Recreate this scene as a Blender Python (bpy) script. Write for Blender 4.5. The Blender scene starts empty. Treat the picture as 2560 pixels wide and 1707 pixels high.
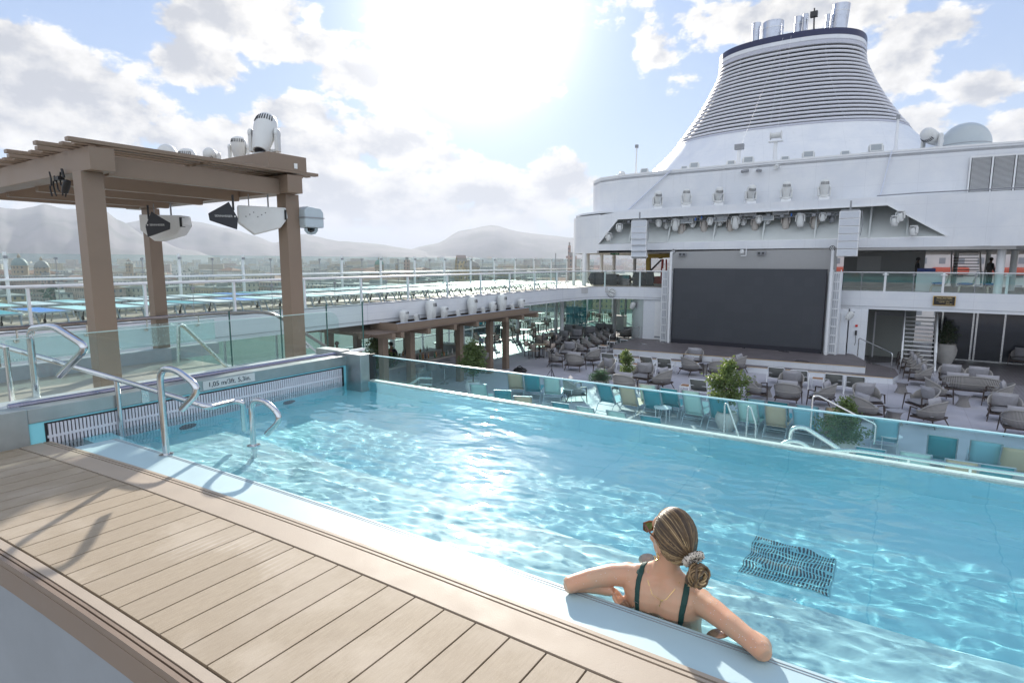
import bpy, math, random
from mathutils import Vector, Matrix, noise
R=math.radians
sc=bpy.context.scene
# ---------------- camera ----------------
CZ=5.4; PITCH=math.atan(198/1450.); YAW=R(33.5); FPX=1450.
cam=bpy.data.objects.new('camera',bpy.data.cameras.new('camera')); sc.collection.objects.link(cam)
cam.data.sensor_width=36; cam.data.lens=36*FPX/2560; cam.data.clip_start=.05; cam.data.clip_end=60000
cam.location=(0,0,CZ); cam.rotation_euler=(math.pi/2-PITCH,0,YAW); sc.camera=cam
FW=Vector((-math.sin(YAW)*math.cos(PITCH),math.cos(YAW)*math.cos(PITCH),-math.sin(PITCH)))
RT=Vector((math.cos(YAW),math.sin(YAW),0)); UP=RT.cross(FW); CAM=Vector((0,0,CZ))
def ray(u,v): return FW+RT*((u-1280)/FPX)+UP*((853.5-v)/FPX)
def GZ(u,v,z=0.): r=ray(u,v); return CAM+r*((z-CZ)/r.z)
def GX(u,v,x): r=ray(u,v); return CAM+r*(x/r.x)
def GY(u,v,y): r=ray(u,v); return CAM+r*(y/r.y)
# ---------------- light ----------------
SUN_EL=R(22.4); SUN_AZ=R(-36.8)      # azimuth from +Y towards +X
SUND=Vector((math.sin(SUN_AZ)*math.cos(SUN_EL),math.cos(SUN_AZ)*math.cos(SUN_EL),math.sin(SUN_EL)))
sl=bpy.data.lights.new('sun','SUN'); sl.energy=5.0; sl.angle=R(1.1); sl.color=(1,.93,.82)
sun=bpy.data.objects.new('sun',sl); sc.collection.objects.link(sun)
sun.rotation_euler=SUND.to_track_quat('Z','Y').to_euler(); sun.location=(0,0,60)
sc.view_settings.view_transform='Standard'; sc.view_settings.look='None'; sc.view_settings.gamma=1; sc.view_settings.exposure=0.75
cy=sc.cycles; cy.use_denoising=True; cy.max_bounces=8; cy.transparent_max_bounces=24; cy.transmission_bounces=8
cy.diffuse_bounces=3; cy.glossy_bounces=4; cy.volume_bounces=0; cy.caustics_refractive=True; cy.caustics_reflective=False
cy.sample_clamp_indirect=6
sc.render.film_transparent=False
w=bpy.data.worlds.new('World'); sc.world=w; w.use_nodes=True
class NT:
    """small node-graph helper"""
    def __init__(s,t): s.t=t; s.n=t.nodes; s.l=t.links
    def new(s,typ,**k):
        n=s.n.new(typ)
        for a,b in k.items():
            if a=='op': n.operation=b
            else: setattr(n,a,b)
        return n
    def put(s,n,i,v):
        if v is None: return
        if isinstance(v,bpy.types.NodeSocket): s.l.new(v,n.inputs[i])
        else: n.inputs[i].default_value=v
    def m(s,op,a,b=None,c=None,clamp=False):
        n=s.new('ShaderNodeMath',op=op); n.use_clamp=clamp
        for i,v in enumerate((a,b,c)): s.put(n,i,v)
        return n.outputs[0]
    def vm(s,op,a,b=None,out=0):
        n=s.new('ShaderNodeVectorMath',op=op); s.put(n,0,a); s.put(n,1,b)
        return n.outputs[out]
    def vs(s,a,k):
        n=s.new('ShaderNodeVectorMath',op='SCALE'); s.put(n,0,a); s.put(n,3,k); return n.outputs[0]
    def mr(s,v,a,b,c=0.,d=1.,typ='SMOOTHSTEP'):
        n=s.new('ShaderNodeMapRange'); n.interpolation_type=typ
        for i,x in enumerate((v,a,b,c,d)): s.put(n,i,x)
        return n.outputs[0]
    def mix(s,f,a,b,blend='MIX'):
        n=s.new('ShaderNodeMix'); n.data_type='RGBA'; n.blend_type=blend; n.clamp_factor=True
        s.put(n,0,f); s.put(n,6,a if isinstance(a,bpy.types.NodeSocket) else (*a,1)[:4]); s.put(n,7,b if isinstance(b,bpy.types.NodeSocket) else (*b,1)[:4])
        return n.outputs[2]
    def noise(s,vec,scale,detail=4,rough=.5,dist=0.,dim='3D'):
        n=s.new('ShaderNodeTexNoise'); n.noise_dimensions=dim
        if vec is not None: s.l.new(vec,n.inputs['Vector'])
        n.inputs['Scale'].default_value=scale; n.inputs['Detail'].default_value=detail; n.inputs['Roughness'].default_value=rough; n.inputs['Distortion'].default_value=dist
        return n.outputs[0]
g=NT(w.node_tree); g.n.clear()
out=g.new('ShaderNodeOutputWorld'); bg=g.new('ShaderNodeBackground'); g.l.new(bg.outputs[0],out.inputs[0]); bg.inputs[1].default_value=1
sky=g.new('ShaderNodeTexSky',sky_type='NISHITA'); sky.sun_disc=False; sky.sun_elevation=SUN_EL; sky.sun_rotation=SUN_AZ
sky.air_density=1.0; sky.dust_density=0.; sky.ozone_density=2.5; sky.altitude=0
tc=g.new('ShaderNodeTexCoord').outputs['Generated']
dirn=g.vm('NORMALIZE',tc)
sx=g.new('ShaderNodeSeparateXYZ'); g.l.new(dirn,sx.inputs[0])
az=g.m('MULTIPLY',g.m('ARCTAN2',sx.outputs[0],sx.outputs[1]),57.2958)
el=g.m('MULTIPLY',g.m('ARCSINE',sx.outputs[2]),57.2958)
cv=g.new('ShaderNodeCombineXYZ'); g.l.new(az,cv.inputs[0]); g.l.new(el,cv.inputs[1]); ae=cv.outputs[0]
skyr=g.mix(g.mr(el,2.,42.,0,1,'LINEAR'),(.32,.39,.52),(.115,.21,.45)); SKY_K=.10; skyc=g.mix(.30,skyr,g.vs(sky.outputs[0],SKY_K))
def azel(u,v):      # picture point -> (azimuth, elevation) of that part of the sky
    r=ray(u,v).normalized(); return math.degrees(math.atan2(r.x,r.y)),math.degrees(math.asin(r.z))
# cloud banks: (u,v,half width px,half height px, weight)
CL=[(110,250,330,150,1.15),(20,120,160,70,.8),(230,330,240,90,.9),(480,160,150,85,1.0),(560,60,210,80,.75),(740,110,200,90,.95),(900,190,150,80,.95),(980,260,110,60,.8),(640,20,260,70,.8),
 (400,330,260,80,.7),(760,290,170,70,.85),(700,370,330,95,1.0),(980,360,170,95,1.0),(1130,400,120,60,.8),(850,480,330,100,.95),(1200,470,200,90,1.0),(1380,470,170,90,.95),(1050,540,420,70,.85),(300,470,400,60,.8),
 (1640,120,90,110,.75),(1780,60,170,90,.7),(1700,200,80,60,.5),(2050,20,420,75,1.05),(2330,70,190,80,.85),(2240,170,130,110,.9),(2180,260,60,60,.5),(2470,215,110,36,.85),(2540,330,120,60,1.0),(2300,310,90,40,.8),(1880,-60,500,70,.8),(1500,60,110,60,.45),(-250,200,250,250,.9),(2900,150,260,120,.9)]
def cover(vec):
    cur=None
    for u,v,a,b,wt in CL:
        A,E=azel(u,v); A2,E2=azel(u+a,v); A3,E3=azel(u,v-b)
        sa=max(3,abs(A2-A)); sb=max(2,abs(E3-E))
        d=g.vm('MULTIPLY',g.vm('SUBTRACT',vec,(A,E,0)),(1/sa,1/sb,0))
        L=g.vm('LENGTH',d,out=1)
        k=g.mr(L,1.6,0.,0.,wt)
        cur=k if cur is None else g.m('SMOOTH_MAX',cur,k,.12)
    return cur
def cloud(vec):
    # noise in a compressed az/el frame
    p=g.vm('MULTIPLY',vec,(.085,.13,0))
    n=g.noise(p,1.7,9,.56,.15)
    n2=g.noise(g.vm('ADD',p,(7.3,2.1,0)),5.2,6,.6,0)
    n=g.m('ADD',g.m('MULTIPLY',n,.72),g.m('MULTIPLY',n2,.28))
    return n
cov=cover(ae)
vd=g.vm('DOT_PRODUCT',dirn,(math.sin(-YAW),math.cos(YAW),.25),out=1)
cov=g.m('MAXIMUM',cov,g.mr(vd,.62,.1,0.,.92))  # cloud cover added out of view, round behind the camera, to lift the fill
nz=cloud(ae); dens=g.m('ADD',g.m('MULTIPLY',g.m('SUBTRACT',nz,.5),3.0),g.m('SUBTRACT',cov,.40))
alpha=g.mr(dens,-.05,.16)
# shading: compare with the cloud a little nearer the sun
SA,SE=azel(1190,10)
tos=g.vs(g.vm('NORMALIZE',g.vm('SUBTRACT',(SA,SE,0),ae)),1.9)
nz2=cloud(g.vm('ADD',ae,tos))
lit=g.m('MULTIPLY',g.m('SUBTRACT',nz,nz2),5.5)
thick=g.mr(dens,.08,.95)
br=g.m('SUBTRACT',g.m('ADD',.98,g.m('MULTIPLY',lit,.50)),g.m('MULTIPLY',thick,.40))
br=g.m('MINIMUM',g.m('MAXIMUM',br,.66),1.15)
ccol=g.mix(g.mr(br,.5,.9,0,1,'LINEAR'),(.77,.84,1.0),(1.0,.985,.965))
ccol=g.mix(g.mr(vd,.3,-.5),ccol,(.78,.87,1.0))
CK=g.m('ADD',.58,g.mr(vd,.3,-.7,0.,.50))  # those unseen clouds are made brighter as added fill light
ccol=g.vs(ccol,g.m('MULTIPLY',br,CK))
# veil of haze low down and bright glow round the sun
cosd=g.m('MAXIMUM',g.vm('DOT_PRODUCT',dirn,tuple(SUND),out=1),0.)
glow=g.m('ADD',g.m('MULTIPLY',g.m('POWER',cosd,320.),4.5),g.m('ADD',g.m('ADD',g.m('MULTIPLY',g.m('POWER',cosd,120.),.55),g.m('MULTIPLY',g.m('POWER',cosd,50.),.28)),g.m('MULTIPLY',g.m('POWER',cosd,9.),.06)))
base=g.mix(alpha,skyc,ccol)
low=g.mr(el,7.,-1.,0.,.85)
base=g.mix(low,base,(.385,.385,.41))
gl=g.vs((1.0,.95,.86),glow)
tot=g.vm('ADD',base,gl)
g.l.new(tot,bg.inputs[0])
w.cycles.sampling_method='MANUAL'; w.cycles.sample_map_resolution=1024

# ---------------- helpers ----------------
MATS={}
def mat(name,col,rough=.5,metal=0.,spec=.5,var=.06,vs=8.,bump=0.,bs=60.,coat=0.,trans=0.,fn=None,ior=1.45):
    if name in MATS: return MATS[name]
    m=bpy.data.materials.new(name); m.use_nodes=True; t=NT(m.node_tree); b=m.node_tree.nodes['Principled BSDF']
    b.inputs['Roughness'].default_value=rough; b.inputs['Metallic'].default_value=metal; b.inputs['Specular IOR Level'].default_value=spec; b.inputs['Coat Weight'].default_value=coat; b.inputs['IOR'].default_value=ior
    co=t.new('ShaderNodeTexCoord').outputs['Object']
    if var>0:
        n=t.noise(co,vs,5,.6)
        c=t.mix(t.mr(n,.3,.7,0,1,'LINEAR'),tuple(max(0,x*(1-var)) for x in col),tuple(min(1,x*(1+var)) for x in col))
        t.l.new(c,b.inputs['Base Color'])
        t.l.new(t.mr(n,.2,.8,max(.02,rough*.85),min(1,rough*1.2),'LINEAR'),b.inputs['Roughness'])
    else: b.inputs['Base Color'].default_value=(*col,1)
    if bump>0:
        bn=t.new('ShaderNodeBump'); bn.inputs['Strength'].default_value=bump; bn.inputs['Distance'].default_value=.01
        t.l.new(t.noise(co,bs,4,.6),bn.inputs['Height']); t.l.new(bn.outputs[0],b.inputs['Normal'])
    if fn: fn(t,b,co)
    MATS[name]=m; return m
def leafmat(name,col,tr,rough=.35,var=.3):
    m=mat(name,col,rough,var=var,vs=3,spec=.5); t=NT(m.node_tree); p=m.node_tree.nodes['Principled BSDF']; o=[n for n in t.n if n.type=='OUTPUT_MATERIAL'][0]
    d=t.new('ShaderNodeBsdfTranslucent'); d.inputs[0].default_value=(*tr,1); x=t.new('ShaderNodeMixShader'); x.inputs[0].default_value=.30; t.l.new(p.outputs[0],x.inputs[1]); t.l.new(d.outputs[0],x.inputs[2]); t.l.new(x.outputs[0],o.inputs[0]); return m
def glassmat(name,tint,refl=1.0,haze=0.,rough=0.):
    if name in MATS: return MATS[name]
    m=bpy.data.materials.new(name); m.use_nodes=True; t=NT(m.node_tree); t.n.clear()
    o=t.new('ShaderNodeOutputMaterial'); tr=t.new('ShaderNodeBsdfTransparent'); tr.inputs[0].default_value=(*tint,1)
    gl=t.new('ShaderNodeBsdfGlossy'); gl.inputs['Roughness'].default_value=rough; gl.inputs[0].default_value=(1,1,1,1)
    ge=t.new('ShaderNodeNewGeometry'); cs=t.m('ABSOLUTE',t.vm('DOT_PRODUCT',ge.outputs['Normal'],ge.outputs['Incoming'],out=1))
    frs=t.m('ADD',.035,t.m('MULTIPLY',t.m('POWER',t.m('SUBTRACT',1.,cs,clamp=True),5.),.75))
    mx=t.new('ShaderNodeMixShader'); t.l.new(t.m('MULTIPLY',frs,refl*.8,clamp=True),mx.inputs[0]); t.l.new(tr.outputs[0],mx.inputs[1]); t.l.new(gl.outputs[0],mx.inputs[2])
    res=mx.outputs[0]
    if haze>0:
        df=t.new('ShaderNodeBsdfDiffuse'); df.inputs[0].default_value=(.85,.95,.95,1)
        co=t.new('ShaderNodeTexCoord').outputs['Object']
        sp=t.mr(t.noise(t.vm('MULTIPLY',co,(1,1,.25)),90,3,.6),.60,.72,0,haze*4)
        dr=t.mr(t.noise(co,1.1,2,.5),.52,.66,0,1)
        f=t.m('ADD',haze,t.m('MULTIPLY',sp,dr))
        m2=t.new('ShaderNodeMixShader'); t.l.new(f,m2.inputs[0]); t.l.new(res,m2.inputs[1]); t.l.new(df.outputs[0],m2.inputs[2]); res=m2.outputs[0]
    t.l.new(res,o.inputs[0]); MATS[name]=m; return m
class MB:
    """collects shapes into one mesh"""
    def __init__(s): s.v=[]; s.f=[]; s.mi=[]; s.cur=0
    def add(s,vs,fs):
        o=len(s.v); s.v+= [tuple(x) for x in vs]; s.f+=[tuple(i+o for i in f) for f in fs]; s.mi+=[s.cur]*len(fs); return s
    def box(s,c,d,rz=0,M=None):
        x,y,z=(k/2 for k in d); P=[Vector((a*x,b*y,e*z)) for a in(-1,1) for b in(-1,1) for e in(-1,1)]
        T=M if M is not None else Matrix.Rotation(rz,3,'Z')
        return s.add([T@p+Vector(c) for p in P],[(0,1,3,2),(4,6,7,5),(0,4,5,1),(2,3,7,6),(0,2,6,4),(1,5,7,3)])
    def bb(s,x0,x1,y0,y1,z0,z1): return s.box(((x0+x1)/2,(y0+y1)/2,(z0+z1)/2),(abs(x1-x0),abs(y1-y0),abs(z1-z0)))
    def bar(s,a,b,wd,h,up=(0,0,1)):
        a=Vector(a); b=Vector(b); d=b-a; L=d.length; d.normalize(); sd=d.cross(Vector(up))
        if sd.length<1e-5: sd=d.cross(Vector((1,0,0)))
        sd.normalize(); u=sd.cross(d); M=Matrix((sd,d,u)).transposed()
        return s.box((a+b)/2,(wd,L,h),M=M)
    def rings(s,rs,closed=False,caps=True):
        n=len(rs[0]); o=len(s.v); 
        for r in rs: s.v+=[tuple(p) for p in r]
        m=len(rs); F=[]
        for i in range(m if closed else m-1):
            a=o+i*n; b=o+((i+1)%m)*n
            for j in range(n): F.append((a+j,a+(j+1)%n,b+(j+1)%n,b+j))
        if caps and not closed:
            F.append(tuple(range(o+n-1,o-1,-1))); F.append(tuple(range(o+(m-1)*n,o+m*n)))
        s.f+=F; s.mi+=[s.cur]*len(F); return s
    def tube(s,pts,r,n=8,closed=False,ry=None):
        pts=[Vector(p) for p in pts]; m=len(pts); rs=[]; nrm=None
        rad=r if isinstance(r,(list,tuple)) else [r]*m
        for i,p in enumerate(pts):
            if closed: t=(pts[(i+1)%m]-pts[i-1]).normalized()
            else: t=(pts[min(i+1,m-1)]-pts[max(i-1,0)]).normalized()
            if nrm is None:
                nrm=t.cross(Vector((0,0,1)))
                if nrm.length<1e-3: nrm=t.cross(Vector((1,0,0)))
            nrm=(nrm-t*nrm.dot(t)).normalized(); bn=t.cross(nrm)
            rs.append([p+nrm*math.cos(k*2*math.pi/n)*rad[i]+bn*math.sin(k*2*math.pi/n)*(rad[i] if ry is None else ry) for k in range(n)])
        return s.rings(rs,closed)
    def cyl(s,a,b,r0,r1=None,n=16): return s.tube([a,b],[r0,r0 if r1 is None else r1],n)
    def lathe(s,prof,c=(0,0,0),n=24,M=None):
        rs=[]
        for r,z in prof:
            ring=[Vector((r*math.cos(k*2*math.pi/n),r*math.sin(k*2*math.pi/n),z)) for k in range(n)]
            rs.append([(M@p if M else p)+Vector(c) for p in ring])
        return s.rings(rs)
    def prism(s,poly,z0,z1,M=None,c=(0,0,0)):
        f=lambda p:(M@Vector(p) if M else Vector(p))+Vector(c)
        n=len(poly); o=len(s.v)
        s.v+=[tuple(f((x,y,z0))) for x,y in poly]+[tuple(f((x,y,z1))) for x,y in poly]
        F=[tuple(range(o+n-1,o-1,-1)),tuple(range(o+n,o+2*n))]+[(o+i,o+(i+1)%n,o+n+(i+1)%n,o+n+i) for i in range(n)]
        s.f+=F; s.mi+=[s.cur]*len(F); return s
    def sheet(s,rows):
        n=len(rows[0]); o=len(s.v)
        for r in rows: s.v+=[tuple(p) for p in r]
        F=[(o+i*n+j,o+i*n+j+1,o+(i+1)*n+j+1,o+(i+1)*n+j) for i in range(len(rows)-1) for j in range(n-1)]
        s.f+=F; s.mi+=[s.cur]*len(F); return s
    def xf(s,M,start=0):
        for i in range(start,len(s.v)): s.v[i]=tuple(M@Vector(s.v[i]))
        return s
    def build(s,name,mats,parent=None,smooth=True,loc=(0,0,0),rz=0,ang=38,bevel=0,fix=True):
        me=bpy.data.meshes.new(name); me.from_pydata(s.v,[],s.f)
        ms=mats if isinstance(mats,(list,tuple)) else [mats]
        for m in ms: me.materials.append(m)
        if len(ms)>1: me.polygons.foreach_set('material_index',s.mi)
        me.update()
        if fix:
            import bmesh
            b=bmesh.new(); b.from_mesh(me); bmesh.ops.recalc_face_normals(b,faces=b.faces); b.to_mesh(me); b.free()
        if smooth:
            me.polygons.foreach_set('use_smooth',[True]*len(me.polygons)); me.set_sharp_from_angle(angle=R(ang))
        o=bpy.data.objects.new(name,me); sc.collection.objects.link(o); o.location=loc; o.rotation_euler=(0,0,rz)
        if parent is not None: o.parent=parent
        if bevel:
            bm=o.modifiers.new('bevel','BEVEL'); bm.width=bevel; bm.segments=2; bm.limit_method='ANGLE'
        return o
def thing(name,label,cat,loc=(0,0,0),rz=0,group=None):
    o=bpy.data.objects.new(name,None); sc.collection.objects.link(o); o.location=loc; o.rotation_euler=(0,0,rz); o.empty_display_size=.1
    return tag(o,label,cat,group)
def tag(o,label,cat,group=None,kind=None):
    if label: o['label']=label
    if cat: o['category']=cat
    if group: o['group']=group
    if kind: o['kind']=kind
    return o
def struct(o): o['kind']='structure'; return o
def dup(root,loc,rz,label,group=None,scale=None,skip=()):
    r=root.copy(); sc.collection.objects.link(r); r.location=loc; r.rotation_euler=(0,0,rz); r['label']=label
    if group: r['group']=group
    if scale: r.scale=scale
    for ch in root.children:
        if ch.name.split('.')[0] in skip: continue
        c=ch.copy(); sc.collection.objects.link(c); c.parent=r
        for gch in ch.children:
            d=gch.copy(); sc.collection.objects.link(d); d.parent=c
    return r
ORD=['first','second','third','fourth','fifth','sixth','seventh','eighth','ninth','tenth','eleventh','twelfth','thirteenth','fourteenth','fifteenth','sixteenth','seventeenth','eighteenth','nineteenth','twentieth']
def nth(i):
    if i<20: return ORD[i]
    k=i+1; return str(k)+({1:'st',2:'nd',3:'rd'}.get(k%10,'th') if k%100 not in(11,12,13) else 'th')
def arc(c,r,a0,a1,n,ax,ay): return [Vector(c)+Vector(ax)*r*math.cos(a0+(a1-a0)*i/n)+Vector(ay)*r*math.sin(a0+(a1-a0)*i/n) for i in range(n+1)]
def roundpath(pts,rad,n=6):
    """polyline with rounded corners"""
    P=[Vector(p) for p in pts]; out=[P[0]]
    for i in range(1,len(P)-1):
        a,b,c=P[i-1],P[i],P[i+1]; r=min(rad,(a-b).length*.49,(c-b).length*.49)
        p0=b+(a-b).normalized()*r; p1=b+(c-b).normalized()*r
        for k in range(n+1):
            t=k/n; out.append(p0*(1-t)**2+b*2*t*(1-t)+p1*t*t)
    out.append(P[-1]); return out
# ---------------- materials ----------------
def whitefn(t,b,co):
    s=t.new('ShaderNodeSeparateXYZ'); t.l.new(co,s.inputs[0])
    def ln(v,p,wd): return t.m('LESS_THAN',t.m('FRACT',t.m('DIVIDE',v,p)),wd/p)
    sm=t.m('MAXIMUM',ln(t.m('ADD',s.outputs[0],t.m('MULTIPLY',s.outputs[1],.31)),2.35,.012),ln(s.outputs[2],1.17,.010))
    n=t.noise(co,.9,5,.6); st=t.noise(t.vm('MULTIPLY',co,(3.5,3.5,.35)),1.,5,.65)
    c=t.mix(t.mr(n,.3,.7),(.70,.725,.77),(.77,.785,.81)); c=t.mix(t.mr(st,.56,.78,0,.28),c,(.55,.56,.57)); c=t.mix(t.m('MULTIPLY',sm,.35),c,(.42,.44,.48))
    t.l.new(c,b.inputs['Base Color']); b.inputs['Roughness'].default_value=.36
    bn=t.new('ShaderNodeBump'); bn.inputs['Strength'].default_value=.35; bn.inputs['Distance'].default_value=.03; t.l.new(t.noise(co,1.1,2,.4),bn.inputs['Height']); t.l.new(bn.outputs[0],b.inputs['Normal'])
WHITE=mat('ship_white_paint',(.74,.76,.79),.38,var=0,fn=whitefn)
WHITE2=mat('white_metal',(.80,.81,.82),.35,var=.03,vs=5)
CEIL=mat('ceiling_panel',(.55,.55,.55),.6,var=.04)
STEEL=mat('brushed_steel',(.62,.62,.61),.25,1.,var=.05,vs=30)
DSTEEL=mat('satin_steel_panel',(.42,.45,.45),.38,.85,var=.10,vs=6,bump=.1,bs=40)
TEAK=mat('brown_powder_coat',(.24,.178,.132),.42,var=.05,vs=3)
TEAKD=mat('dark_slat_brown',(.20,.15,.12),.5,var=.08,vs=4)
BLACK=mat('black_plastic',(.02,.02,.022),.45,var=.1)
DARK=mat('dark_recess',(.05,.05,.055),.6,var=.1)
GREY=mat('grey_metal',(.30,.31,.33),.45,.3,var=.08)
OFFW=mat('off_white_plastic',(.68,.69,.68),.4,var=.04,vs=6)
GLASS=glassmat('clear_glass',(.90,.96,.95),1.0)
GLASS2=glassmat('pool_glass',(.80,.955,.965),1.0,.014)
EDGE=mat('glass_edge',(.25,.62,.62),.15,var=.03,coat=.5)
# ================= POOL =================
WZ=3.98
def cv_(x): return -.0125*max(0,-x-1.5)**2
def strip(b,y0,y1,z0,z1,x0=-7.2,x1=3.2,n=30):
    xs=[x0+(x1-x0)*i/n for i in range(n+1)]
    rs=[[(x,y0+cv_(x),z0),(x,y1+cv_(x),z0),(x,y1+cv_(x),z1),(x,y0+cv_(x),z1)] for x in xs]
    b.rings(rs)
def plankfn(t,b,co):
    s=t.new('ShaderNodeSeparateXYZ'); t.l.new(co,s.inputs[0])
    pid=t.m('FLOOR',t.m('DIVIDE',s.outputs[0],.16))
    fine=t.noise(t.vm('MULTIPLY',co,(130,14,1)),1.,5,.65)
    sp=t.noise(co,260,3,.7)
    blot=t.noise(co,2.2,5,.6)
    wn=t.new('ShaderNodeTexWhiteNoise'); wn.noise_dimensions='1D'; t.l.new(pid,wn.inputs['W'])
    c=t.mix(fine,(.205,.156,.104),(.445,.362,.26))
    c=t.mix(t.m('MULTIPLY',t.mr(sp,.5,.75),.6),c,(.54,.47,.39))
    c=t.mix(t.m('MULTIPLY',t.mr(blot,.42,.66),.30),c,(.60,.52,.43))
    c=t.mix(t.m('MULTIPLY',wn.outputs[0],.36),c,(.30,.24,.175))
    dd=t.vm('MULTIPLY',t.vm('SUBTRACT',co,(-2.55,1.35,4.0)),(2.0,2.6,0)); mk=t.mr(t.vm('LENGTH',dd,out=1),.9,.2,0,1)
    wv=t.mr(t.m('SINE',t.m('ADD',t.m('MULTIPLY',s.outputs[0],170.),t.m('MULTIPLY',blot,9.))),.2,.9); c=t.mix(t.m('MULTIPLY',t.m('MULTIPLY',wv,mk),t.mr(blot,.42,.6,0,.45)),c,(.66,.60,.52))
    t.l.new(c,b.inputs['Base Color']); b.inputs['Roughness'].default_value=.7
    bn=t.new('ShaderNodeBump'); bn.inputs['Strength'].default_value=.35; bn.inputs['Distance'].default_value=.002
    t.l.new(t.m('ADD',fine,sp),bn.inputs['Height']); t.l.new(bn.outputs[0],b.inputs['Normal'])
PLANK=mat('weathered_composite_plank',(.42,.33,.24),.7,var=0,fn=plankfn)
COPE=mat('beige_coping',(.40,.33,.26),.6,var=.06,vs=5,bump=.15,bs=200)
SEAM=mat('dark_seam_rubber',(.045,.043,.05),.6,var=.1)
deck=thing('pool_surround_deck','raised beige plank deck with caulked seams along the near pool edge','deck')
b=MB()
px=-7.2
while px<3.1:
    ys=[.965+i*(1.675-.965)/6 for i in range(7)]
    x0,x1=px+.004,px+.156
    o=len(b.v); b.v+=[(x,y+cv_(x),z) for z in (3.96,4.0) for y in (.965,1.675) for x in (x0,x1)]
    b.f+=[(o,o+2,o+3,o+1),(o+4,o+5,o+7,o+6),(o,o+1,o+5,o+4),(o+2,o+6,o+7,o+3),(o,o+4,o+6,o+2),(o+1,o+3,o+7,o+5)]; b.mi+=[0]*6
    px+=.16
b.build('planking',PLANK,deck,smooth=False)
b=MB(); strip(b,.90,1.9,3.90,3.985); b.build('seam_bed',SEAM,deck,smooth=False)
b=MB(); strip(b,.912,.953,3.93,4.001); strip(b,1.687,1.832,3.93,4.001); strip(b,1.842,1.856,3.93,4.001); strip(b,1.866,1.886,3.93,4.001)
b.build('coping',COPE,deck,smooth=False)
b=MB(); strip(b,.868,.886,3.93,4.001); strip(b,.893,.905,3.93,4.001); strip(b,.866,.90,3.86,3.999-.03); b.build('edge_trim',TEAK,deck,smooth=False)
WALLG=mat('grey_blue_bulwark_paint',(.28,.31,.34),.35,var=.15,vs=1.5)
b=MB(); strip(b,.872,.9,2.6,3.86); b.build('front_panel',WALLG,deck,smooth=False)
# pool basin
def poolfn(t,b,co):
    s=t.new('ShaderNodeTexBrick'); s.inputs['Scale'].default_value=1; s.inputs['Mortar Size'].default_value=.004; s.inputs['Brick Width'].default_value=.6; s.inputs['Row Height'].default_value=.6; s.offset=0
    t.l.new(co,s.inputs['Vector']); s.inputs['Color1'].default_value=(.30,.79,.89,1); s.inputs['Color2'].default_value=(.32,.80,.90,1); s.inputs['Mortar'].default_value=(.22,.70,.82,1)
    t.l.new(s.outputs[0],b.inputs['Base Color'])
POOLM=mat('turquoise_pool_liner',(.13,.60,.74),.4,var=0,fn=poolfn)
PALE=mat('pale_aqua_ledge_paint',(.42,.57,.61),.55,var=.05,vs=2.5,bump=.05,bs=50)
pool=thing('swimming_pool','turquoise infinity pool with pale ledge, steel left wall and glass far edge','swimming pool')
FZ=3.47
b=MB(); b.bb(-5.5,3.2,2.1,4.8,FZ-.1,FZ); b.bb(-5.62,-5.5,1.2,4.8,FZ,4.165); b.bb(-5.5,-5.18,1.2,2.1,FZ-.1,FZ); b.bb(-5.5,3.2,4.77,4.80,FZ,3.93); b.bb(-5.5,3.2,1.9,2.1,FZ,3.93)
b.build('basin',POOLM,pool,smooth=False)
b=MB(); xs=[-5.18+(3.2+5.18)*i/30 for i in range(31)]
b.rings([[(x,1.88+cv_(x),3.90),(x,2.12+cv_(x)*.55,3.90),(x,2.12+cv_(x)*.55,3.989),(x,1.88+cv_(x),3.993)] for x in xs])
b.build('ledge',PALE,pool,smooth=False)
b=MB(); 
for yy in (2.085,2.10): b.rings([[(x,yy+cv_(x)*.55,3.985),(x,yy+.003+cv_(x)*.55,3.985),(x,yy+.003+cv_(x)*.55,3.9915),(x,yy+cv_(x)*.55,3.9915)] for x in xs[:]])
b.build('ledge_seam',GREY,pool,smooth=False)
b=MB(); b.bb(-4.9,3.2,2.1,2.78,FZ-.05,3.72); b.build('bench',mat('aqua_bench_paint',(.42,.74,.80),.4,var=.05,vs=3),pool,smooth=False)
# left wall: blue band, grille and steel top
GR=mat('white_grille_plastic',(.72,.72,.78),.4,var=.03)
b=MB(); y=1.62
b.bb(-5.515,-5.494,1.66,4.62,3.70,4.152); b.build('grille_frame',BLACK,pool,smooth=False)
b=MB(); y=1.68
while y<4.58: b.bb(-5.495,-5.480,y,y+.0165,3.70,4.14); y+=.0262
b.bb(-5.492,-5.478,1.67,4.58,4.03,4.05); b.bb(-5.492,-5.478,1.67,4.58,3.89,3.91)
b.build('grille',GR,pool,smooth=False)
b=MB(); b.bb(-5.64,-5.49,1.56,4.80,4.165,4.282); b.bb(-5.66,-5.484,1.30,1.56,3.9,4.285); b.bb(-5.60,-5.24,4.66,4.82,3.5,4.31); b.bb(-6.05,-5.60,4.66,4.82,3.5,4.33)
b.build('steel_wall',DSTEEL,pool,smooth=False,bevel=.006)
b=MB(); b.bb(-6.05,-5.64,1.30,4.66,4.15,4.262); b.build('wall_shelf',mat('light_steel_shelf',(.6,.62,.64),.35,.3),pool,smooth=False)
b=MB(); b.cyl((-5.68,1.5,4.285),(-5.68,4.66,4.285),.026,n=12); b.build('wall_pipe',mat('violet_grey_pipe',(.30,.30,.38),.22,.8),pool)
b=MB(); b.cyl((-5.66,2.42,4.20),(-5.50,2.42,4.20),.04,n=16); b.box((-5.5,2.4,4.225),(.03,.06,.12)); b.build('light_stub',STEEL,pool)
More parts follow.
